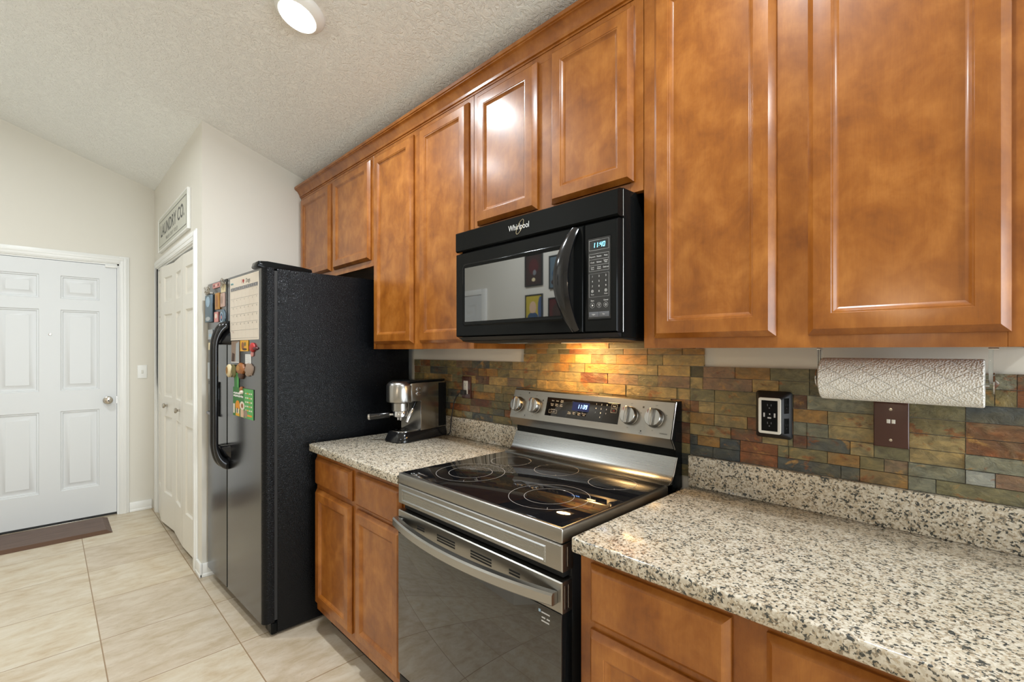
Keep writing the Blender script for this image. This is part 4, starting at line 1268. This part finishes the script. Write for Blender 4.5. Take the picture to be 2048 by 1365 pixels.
b = MB(); blob(b, -2.708, 1.270, 0.052, 0.030, M['amber'], n=22, th=0.016, irr=0.07, seed=9); blob(b, -2.705, 1.238, 0.036, 0.020, M['darkbrown'], n=18, th=0.012, irr=0.1, seed=10); blob(b, -2.715, 1.275, 0.026, 0.014, M['gold'], lift=0.0165, n=14)
ftag(b, 'carved_magnet', 'brown carved oval magnet below the yellow square magnet', 'magnet')
b = MB(); blob(b, -2.592, 1.268, 0.056, 0.033, M['stone'], n=26, th=0.010, irr=0.16, seed=11)
ftag(b, 'stone_magnet', 'ragged grey brown stone magnet below the white note', 'magnet')
simple('bookmark_strip', 'narrow green strip hanging above the green flyer', 'bookmark', -2.824, -2.752, 1.145, 1.247, 0.0008, M['green'], [(0.78, 0.45, 0.16, 0.4, M['leaf'])], lift=0.0)
b = MB(); plate(b, -2.840, -2.535, 1.022, 1.172, 0.0008, M['green'], 0.001)
f_ = ffm(0.0019)
def fq(u0, u1, v0, v1, m, l=0.0003):
    b.faces([f_(u0, v0, l), f_(u1, v0, l), f_(u1, v1, l), f_(u0, v1, l)], [[0, 1, 2, 3]], m)
def fo(u, v, ru, rv, m, l=0.0006):
    b.faces([f_(u + ru * math.cos(2 * PI * k / 16), v + rv * math.sin(2 * PI * k / 16), l) for k in range(16)], [list(range(16))], m)
fq(-2.665, -2.537, 1.023, 1.171, M['leaf'])
for v_, n_, w_ in ((1.142, 7, 0.014), (1.128, 9, 0.015)):
    for k_ in range(n_):
        fq(-2.832 + k_ * (w_ + 0.002), -2.832 + k_ * (w_ + 0.002) + w_, v_ - 0.004 - 0.001 * (k_ % 3), v_ + 0.003 + 0.002 * (k_ % 2), M['white_print'], 0.0006)
fo(-2.765, 1.075, 0.036, 0.030, M['orange']); fq(-2.790, -2.738, 1.025, 1.062, M['cream'], 0.0007); fq(-2.775, -2.762, 1.040, 1.066, M['navy'], 0.0009); fq(-2.795, -2.735, 1.024, 1.038, M['yellow'], 0.0009)
fo(-2.695, 1.082, 0.036, 0.022, M['paper'], 0.0009); fo(-2.695, 1.082, 0.016, 0.012, M['amber'], 0.0012); fq(-2.720, -2.672, 1.024, 1.062, M['skin'], 0.0009); fo(-2.645, 1.045, 0.026, 0.020, M['stone'], 0.0008)
for v_ in (1.148, 1.126, 1.105, 1.084, 1.064):
    for k_ in range(4):
        fq(-2.650 + k_ * 0.026, -2.632 + k_ * 0.026, v_ - 0.003, v_ + 0.003 + 0.001 * (k_ % 2), M['paper'] if (k_ + int(v_ * 1000)) % 3 else M['yellow'], 0.0006)
fq(-2.635, -2.555, 1.035, 1.044, M['orange'], 0.0006)
fq(-2.834, -2.810, 1.035, 1.085, M['paper'], 0.0006)
ftag(b, 'flyer', 'green advertising flyer on the right refrigerator door', 'flyer')
b = MB(); blob(b, -2.705, 1.167, 0.017, 0.012, M['amber'], n=14, th=0.010, irr=0.1, seed=13); blob(b, -2.698, 1.151, 0.018, 0.010, M['paper'], n=14, th=0.012, irr=0.1, seed=14)
ftag(b, 'animal_magnet', 'tiny brown and white animal magnet holding the green flyer', 'magnet')

# ------------------------------------------------------------------ espresso machine
ax, ay = math.radians(10.8), 0
ES = Vector((-2.072, -0.352, 0.9142))
eb, er = Vector((-math.sin(ax), math.cos(ax), 0)), Vector((math.cos(ax), math.sin(ax), 0))
def em(u, v, w):      # u to the machine's right, v towards the wall, w up
    p = ES + er * u + eb * v
    return (p.x, p.y, ES.z + w)
es = thing('espresso_machine', 'slim steel espresso machine with a black base on the left counter', 'espresso machine', tuple(ES + eb * 0.15))
def esbox(b, u0, u1, v0, v1, w0, w1, m, bev=0.003):
    b.box(u0, u1, v0, v1, w0, w1, m, bev, M4=em)
# base with rounded nose
def nose(hw, v0, v1, r, n=8):
    pts = []
    for k in range(n + 1):
        a = PI + (PI / 2) * k / n
        pts.append((-hw + r + r * math.cos(a), v0 + r + r * math.sin(a)))
    for k in range(n + 1):
        a = -PI / 2 + (PI / 2) * k / n
        pts.append((hw - r + r * math.cos(a), v0 + r + r * math.sin(a)))
    return pts + [(hw, v1), (-hw, v1)]
b = MB()
lo, hi = nose(0.076, 0.0, 0.315, 0.050), nose(0.068, 0.018, 0.315, 0.048)
vv = [em(p, q, 0.002) for p, q in lo] + [em(p, q, 0.010) for p, q in lo] + [em(p, q, 0.045) for p, q in hi] + [em(p * 0.96, q + 0.003, 0.049) for p, q in hi]
n_ = len(lo)
ff_ = []
for j in range(3):
    for k in range(n_):
        k2 = (k + 1) % n_
        ff_.append([j * n_ + k, j * n_ + k2, (j + 1) * n_ + k2, (j + 1) * n_ + k])
ff_ += [list(range(n_))[::-1], [3 * n_ + k for k in range(n_)]]
b.faces(vv, ff_, M['piano']); b.build('base', es)
b = MB(); dt = nose(0.058, 0.028, 0.130, 0.040)
b.prism(dt, 0.0492, 0.0525, lambda p, q, a: em(p, q, a), M['chrome'])
for (hu, hv) in ((-0.03, 0.06), (0, 0.055), (0.03, 0.06), (-0.02, 0.085), (0.02, 0.085), (0, 0.105)):
    b.lathe([(0.007, 0.0528), (0.001, 0.0529)], lambda a, c, h, hu=hu, hv=hv: em(hu + a, hv + c, h), M['black_matte'], 12, closed=False)
b.build('drip_tray', es)
# body: side panels, inner face and overhanging head
b = MB()
prof = [(0.315, 0.049), (0.130, 0.049), (0.130, 0.198), (0.070, 0.198), (0.070, 0.288), (0.300, 0.288), (0.315, 0.280)]
b.prism([(v_, w_) for v_, w_ in prof], -0.072, 0.072, lambda p, q, a: em(a, p, q), M['steel_v'], 0.002)
body = b.build('body', es, smooth=30)
b = MB(); esbox(b, -0.073, 0.073, 0.250, 0.318, 0.049, 0.287, M['black'], 0.008); b.build('water_tank', es)
b = MB(); esbox(b, -0.066, 0.066, 0.058, 0.312, 0.2882, 0.300, M['black'], 0.004); b.build('cup_warmer', es)
b = MB(); esbox(b, 0.0715, 0.0735, 0.128, 0.134, 0.050, 0.198, M['chrome'], 0.0005); b.build('side_trim', es)
hc = lambda a, c, h: em(a, 0.062 + c, h)
b = MB(); b.lathe([(0.046, 0.188), (0.0685, 0.197), (0.0695, 0.205), (0.0695, 0.276), (0.066, 0.284), (0.058, 0.292), (0.050, 0.296), (0.001, 0.297)], hc, M['steel_v'], 40); b.build('head', es)
b = MB(); b.lathe([(0.040, 0.150), (0.044, 0.153), (0.044, 0.190)], hc, M['steel_v'], 32); grp = b.build('group_collar', es)
b = MB()
for k_ in range(2):
    b.lathe([(0.010, 0.0), (0.010, 0.010), (0.001, 0.011)], lambda a, c, h, k_=k_: (em(0.070 + 0.004 + h - 0.004, 0.110 + k_ * 0.0 + a, 0.258 - k_ * 0.022 + c)), M['chrome'], 16)
b.build('steam_knob', es)
b = MB(); b.lathe([(0.026, 0.118), (0.038, 0.124), (0.038, 0.150), (0.036, 0.153), (0.001, 0.153)], hc, M['chrome'], 32)
for su in (-0.010, 0.010):
    b.lathe([(0.006, 0.104), (0.006, 0.120)], lambda a, c, h, su=su: em(su + a, 0.055 + c, h), M['chrome'], 12)
pf = b.build('portafilter', es)
hd = Vector((-0.80, -0.60, 0)).normalized()
P0 = Vector(em(0, 0.062, 0.136))
hpth = [P0 + (er * hd.x + eb * hd.y) * s_ + Vector((0, 0, -0.10 * s_)) for s_ in (0.034, 0.050, 0.055, 0.060, 0.110, 0.150, 0.158, 0.163)]
b = MB(); b.tube(hpth[:3], 0.006, M['chrome'], 12); b.tube(hpth[2:], 0.0125, M['piano'], 16, radii=[(0.012, 0.012), (0.0138, 0.0138), (0.0145, 0.0145), (0.0155, 0.0155), (0.016, 0.016), (0.013, 0.013)])
b.tube([hpth[5], hpth[6]], 0.0163, M['chrome'], 16); b.build('handle', pf)
w0, w1 = Vector(em(0.060, 0.108, 0.196)), Vector(em(0.066, 0.040, 0.098))
b = MB(); b.tube([w0, w0.lerp(w1, 0.12), w0.lerp(w1, 0.36)], 0.0075, M['black'], 12); b.tube([w0.lerp(w1, 0.36), w0.lerp(w1, 0.97), w1], 0.0085, M['chrome'], 14, radii=[(0.0085, 0.0085), (0.0085, 0.0085), (0.006, 0.006)]); b.build('steam_wand', es)
b = MB(); b.tube([em(0.0, 0.316, 0.030), (-2.095, -0.030, 0.925), (-2.060, -0.031, 0.918), (-2.035, -0.036, 0.9190), (-2.020, -0.034, 0.935), (-2.014, -0.032, 1.00), (-2.008, -0.026, 1.05), (-1.985, -0.034, 1.095), (-1.95, -0.045, 1.130), (-1.925, -0.046, 1.146), (-1.912, -0.040, 1.150)], 0.0032, M['rubber'], 8)
b.box(-1.920, -1.896, -0.046, -0.0225, 1.139, 1.162, M['rubber'], 0.003)
b.build('power_cord', es)

# ------------------------------------------------------------------ wall plates
def duplex_face(b, fn, u, v, m, s=1.0):
    for du in (-0.0065 * s, 0.0065 * s):
        b.faces([fn(u + du + a, v + 0.004 * s + c, 0.0004) for a, c in ((-0.0012 * s, -0.004 * s), (0.0012 * s, -0.004 * s), (0.0012 * s, 0.004 * s), (-0.0012 * s, 0.004 * s))], [[0, 1, 2, 3]], m)
    b.faces([fn(u + 0.0026 * s * math.cos(2 * PI * k / 10), v - 0.0075 * s + 0.0026 * s * math.sin(2 * PI * k / 10), 0.0004) for k in range(10)], [list(range(10))], m)
PY = -0.0112
t = thing('wall_outlet', 'brown plate outlet with a white receptacle left of the range', 'outlet', (-1.9085, -0.01, 1.119))
b = MB(); b.relief(YF(PY), -1.942, -1.875, 1.119, 1.231, [(0, -0.004), (0, 0.004), (0.002, 0.006), (0.003, 0.0062)], M['brown_plate'])
for zz in (1.128, 1.222):
    b.lathe([(0.003, 0.0062), (0.003, 0.0070), (0.0005, 0.0073)], lambda a, c, h, zz=zz: (-1.9085 + a, PY - h, zz + c), M['darkbrown'], 10)
b.build('plate', t)
b = MB(); b.box(-1.925, -1.892, PY - 0.0095, PY - 0.006, 1.141, 1.209, M['ivory'], 0.002)
duplex_face(b, YF(PY - 0.0095), -1.9085, 1.193, M['dark_print'], 0.8); b.build('receptacle', t)
t = thing('outlet_extender', 'black multi outlet wall tap with a pale border ring', 'outlet', (-0.466, -0.01, 1.106))
b = MB()
x0, x1, z0, z1 = -0.514, -0.418, 1.106, 1.244
x0b = -0.514
vs_ = [(x0, PY + 0.003, z0), (x1, PY + 0.003, z0), (x1, PY + 0.003, z1), (x0, PY + 0.003, z1)]
b.rrelief(YF(PY), x0, x1, z0, z1, [(0, -0.003, 0.008), (0, 0.006, 0.008), (0.003, 0.010, 0.008), (0.014, 0.036, 0.008), (0.017, 0.039, 0.007), (0.020, 0.040, 0.006)], M['black_matte'])
b.build('body', t, smooth=50)
b = MB(); b.rrelief(YF(PY - 0.040), x0 + 0.018, x1 - 0.018, z0 + 0.017, z1 - 0.017, [(0, -0.001, 0.006), (0, 0.002, 0.006), (0.001, 0.003, 0.0055), (0.0075, 0.003, 0.002), (0.0080, 0.0018, 0.0015)], M['ivory'])
b.build('border_ring', t)
b = MB(); tf = YF(PY - 0.0420)
b.box(x0 + 0.0268, x1 - 0.0268, PY - 0.0428, PY - 0.0412, z0 + 0.0248, z1 - 0.0248, M['black'])
xc = (x0 + x1) / 2
duplex_face(b, YF(PY - 0.0428), xc, 1.203, M['grey_key'], 0.75); duplex_face(b, YF(PY - 0.0428), xc, 1.151, M['grey_key'], 0.75)
for uu, vv_, ww, hh in ((xc - 0.014, 1.177, 0.0022, 0.006), (xc + 0.014, 1.177, 0.0022, 0.006), (xc, 1.169, 0.005, 0.002), (xc + 0.001, 1.180, 0.0015, 0.002)):
    b.faces([YF(PY - 0.0428)(uu + a * ww, vv_ + c * hh, 0.0004) for a, c in ((-1, -1), (1, -1), (1, 1), (-1, 1))], [[0, 1, 2, 3]], M['grey_print'])
b.build('receptacle_face', t)
sd0, sd1 = Vector((x1 - 0.004, PY - 0.012, 0)), Vector((x1 - 0.0135, PY - 0.035, 0))
sdir = (sd1 - sd0); sdn = Vector((-sdir.y, sdir.x, 0)).normalized()
if sdn.x < 0: sdn = -sdn
def sfm(u, v, w):
    p = sd0 + sdir * u + sdn * (w + 0.0004)
    return (p.x, p.y, v)
for zz in (1.205, 1.147):
    b = MB()
    b.faces([sfm(a, zz + c, 0.0001) for a, c in ((0.1, -0.022), (0.9, -0.022), (0.9, 0.022), (0.1, 0.022))], [[0, 1, 2, 3]], M['black'])
    for du in (0.35, 0.65):
        b.faces([sfm(du + a, zz + 0.003 + c, 0.0003) for a, c in ((-0.04, -0.003), (0.04, -0.003), (0.04, 0.003), (-0.04, 0.003))], [[0, 1, 2, 3]], M['hole'])
    b.faces([sfm(0.5 + 0.09 * math.cos(2 * PI * k / 10), zz - 0.007 + 0.0022 * math.sin(2 * PI * k / 10), 0.0003) for k in range(10)], [list(range(10))], M['hole'])
    b.build('side_socket', t)
t = thing('phone_jack_plate', 'brown wall plate with two small white jacks below the paper towels', 'wall plate', (-0.193, -0.01, 1.118))
b = MB(); b.relief(YF(PY), -0.2285, -0.158, 1.118, 1.2325, [(0, -0.004), (0, 0.004), (0.002, 0.006), (0.003, 0.0062)], M['brown_plate']); b.build('plate', t)
b = MB()
for xx in (-0.198, -0.188):
    b.box(xx - 0.0038, xx + 0.0038, PY - 0.0068, PY - 0.006, 1.179, 1.189, M['ivory'], 0.0004)
b.build('jack', t)
for zz in (1.1365, 1.2145):
    b = MB(); b.lathe([(0.0036, 0.0060), (0.0036, 0.0068), (0.0005, 0.0072)], lambda a, c, h, zz=zz: (-0.1935 + a, PY - h, zz + c), M['nickel'], 12); b.build('screw', t)
t = thing('light_switch', 'white light switch plate beside the entry door', 'switch', (XL, -0.970, 1.124))
sfn = lambda u, v, w: (XL + w, u, v)
b = MB(); b.relief(sfn, -1.003, -0.937, 1.124, 1.237, [(0, 0), (0, 0.003), (0.003, 0.006), (0.004, 0.0062)], M['trim']); b.build('plate', t)
b = MB(); b.relief(sfn, -0.977, -0.963, 1.166, 1.196, [(0, 0.006), (0.0005, 0.0066), (0.003, 0.011)], M['ivory']); b.build('toggle', t)

# ------------------------------------------------------------------ paper towels
ty, tz, tr = -0.125, 1.294, 0.052
tw = MB()
tw.lathe([(0.020, -0.318), (tr - 0.002, -0.318), (tr, -0.316), (tr, -0.024), (tr - 0.002, -0.022), (0.020, -0.022), (0.020, -0.318)], lambda a, c, h: (h, ty + a, tz + c), M['towel'], 48, closed=False)
pt = tag(tw.build('paper_towel_roll'), 'white embossed paper towel roll under the wall cabinet', 'paper towels')
b = MB(); b.lathe([(0.0195, -0.317), (0.0195, -0.023), (0.0185, -0.023), (0.0185, -0.317), (0.0195, -0.317)], lambda a, c, h: (h, ty + a, tz + c), M['card_core'], 24, closed=False); b.build('cardboard_core', pt)
t = thing('paper_towel_holder', 'clear holder with chrome ends carrying the paper towel roll', 'holder', (-0.17, ty, 1.371))
for s_, xx in ((-1, -0.324), (1, -0.013)):
    b = MB()
    b.box(xx - 0.0035, xx + 0.0035, ty - 0.012, ty + 0.012, tz, 1.3705, M['clear'], 0.001)
    b.box(xx - 0.004, xx + 0.012 if s_ > 0 else xx + 0.004, ty - 0.014, ty + 0.014, 1.366, 1.3708, M['chrome'], 0.001)
    b.build('bracket_arm', t)
    b = MB(); b.lathe([(0.024, 0.0036), (0.024, 0.0056), (0.010, 0.007), (0.003, 0.012), (0.0005, 0.013)], lambda a, c, h, xx=xx, s_=s_: (xx + s_ * h, ty + a, tz + c), M['chrome'], 28); b.build('end_disc', t)
b = MB(); b.tube([(-0.322, ty, tz), (-0.015, ty, tz)], 0.009, M['clear'], 16); b.build('rod', t)

# ------------------------------------------------------------------ laundry sign, mat, ceiling lamp
t = thing('laundry_sign', 'white framed sign reading LAUNDRY CO. above the closet doors', 'sign', (-4.225, WY, 2.155))
gx = YF(WY)
b = MB(); b.relief(gx, -4.79, -3.66, 2.155, 2.422, [(0, 0.001), (0, 0.019), (0.001, 0.020), (0.008, 0.020), (0.010, 0.016)], M['trim']); b.build('frame', t)
b = MB(); b.box(-4.780, -3.670, WY - 0.0170, WY - 0.0162, 2.165, 2.412, M['sign'])
sg = YF(WY - 0.0172)
outline(b, sg, -4.745, -3.705, 2.190, 2.388, 0.004, M['sign_line'], 0.0004)
b.text('LAUNDRY CO.', 0.128, sg, M['sign_line'], -4.225, 2.302, sx=1.02, spacing=1.08, lift=0.0004, bold=0.0022)
b.text('W A S H   D R Y   F O L D', 0.040, sg, M['sign_line'], -4.225, 2.222, sx=1.0, lift=0.0004)
b.build('board', t)

t = MB()
m0, m1, n0, n1 = -5.085, -4.640, -2.02, -1.200
t.faces([(m0, n0, 0.0005), (m1, n0, 0.0005), (m1, n1, 0.0005), (m0, n1, 0.0005), (m0 + 0.03, n0 + 0.03, 0.018), (m1 - 0.045, n0 + 0.03, 0.018), (m1 - 0.045, n1 - 0.035, 0.018), (m0 + 0.03, n1 - 0.035, 0.018)],
        [[3, 2, 1, 0], [4, 5, 6, 7], [0, 1, 5, 4], [2, 3, 7, 6], [3, 0, 4, 7]], M['mat'])
t.faces([(m1, n0, 0.0005), (m1, n1, 0.0005), (m1 - 0.045, n1 - 0.035, 0.018), (m1 - 0.045, n0 + 0.03, 0.018)], [[0, 1, 2, 3]], M['mat_edge'])
tag(t.build('door_mat', smooth=0), 'dark brown woodgrain mat on the floor at the entry door', 'mat')

def disc_lamp(lx, ly, label):
    c = Vector((lx, ly, ceil_z(ly)))
    ex = Vector((1, 0, 0)); ey = CN.cross(ex).normalized()
    fn = lambda a, cc, h: tuple(c + ex * a + ey * cc + CN * h)
    t = thing('ceiling_light', label, 'ceiling light', tuple(c), 'flush ceiling lights')
    b = MB(); b.lathe([(0.098, 0.0), (0.098, 0.008), (0.091, 0.022), (0.075, 0.034), (0.072, 0.034), (0.069, 0.030), (0.001, 0.030)], fn, M['trim'], 48); b.build('trim_ring', t)
    b = MB(); b.lathe([(0.0685, 0.0305), (0.067, 0.038), (0.054, 0.044), (0.001, 0.046)], fn, M['lamp_glow'], 40); b.build('lens', t)
disc_lamp(*LAMPS[0], 'round white flush ceiling light glowing above the kitchen')
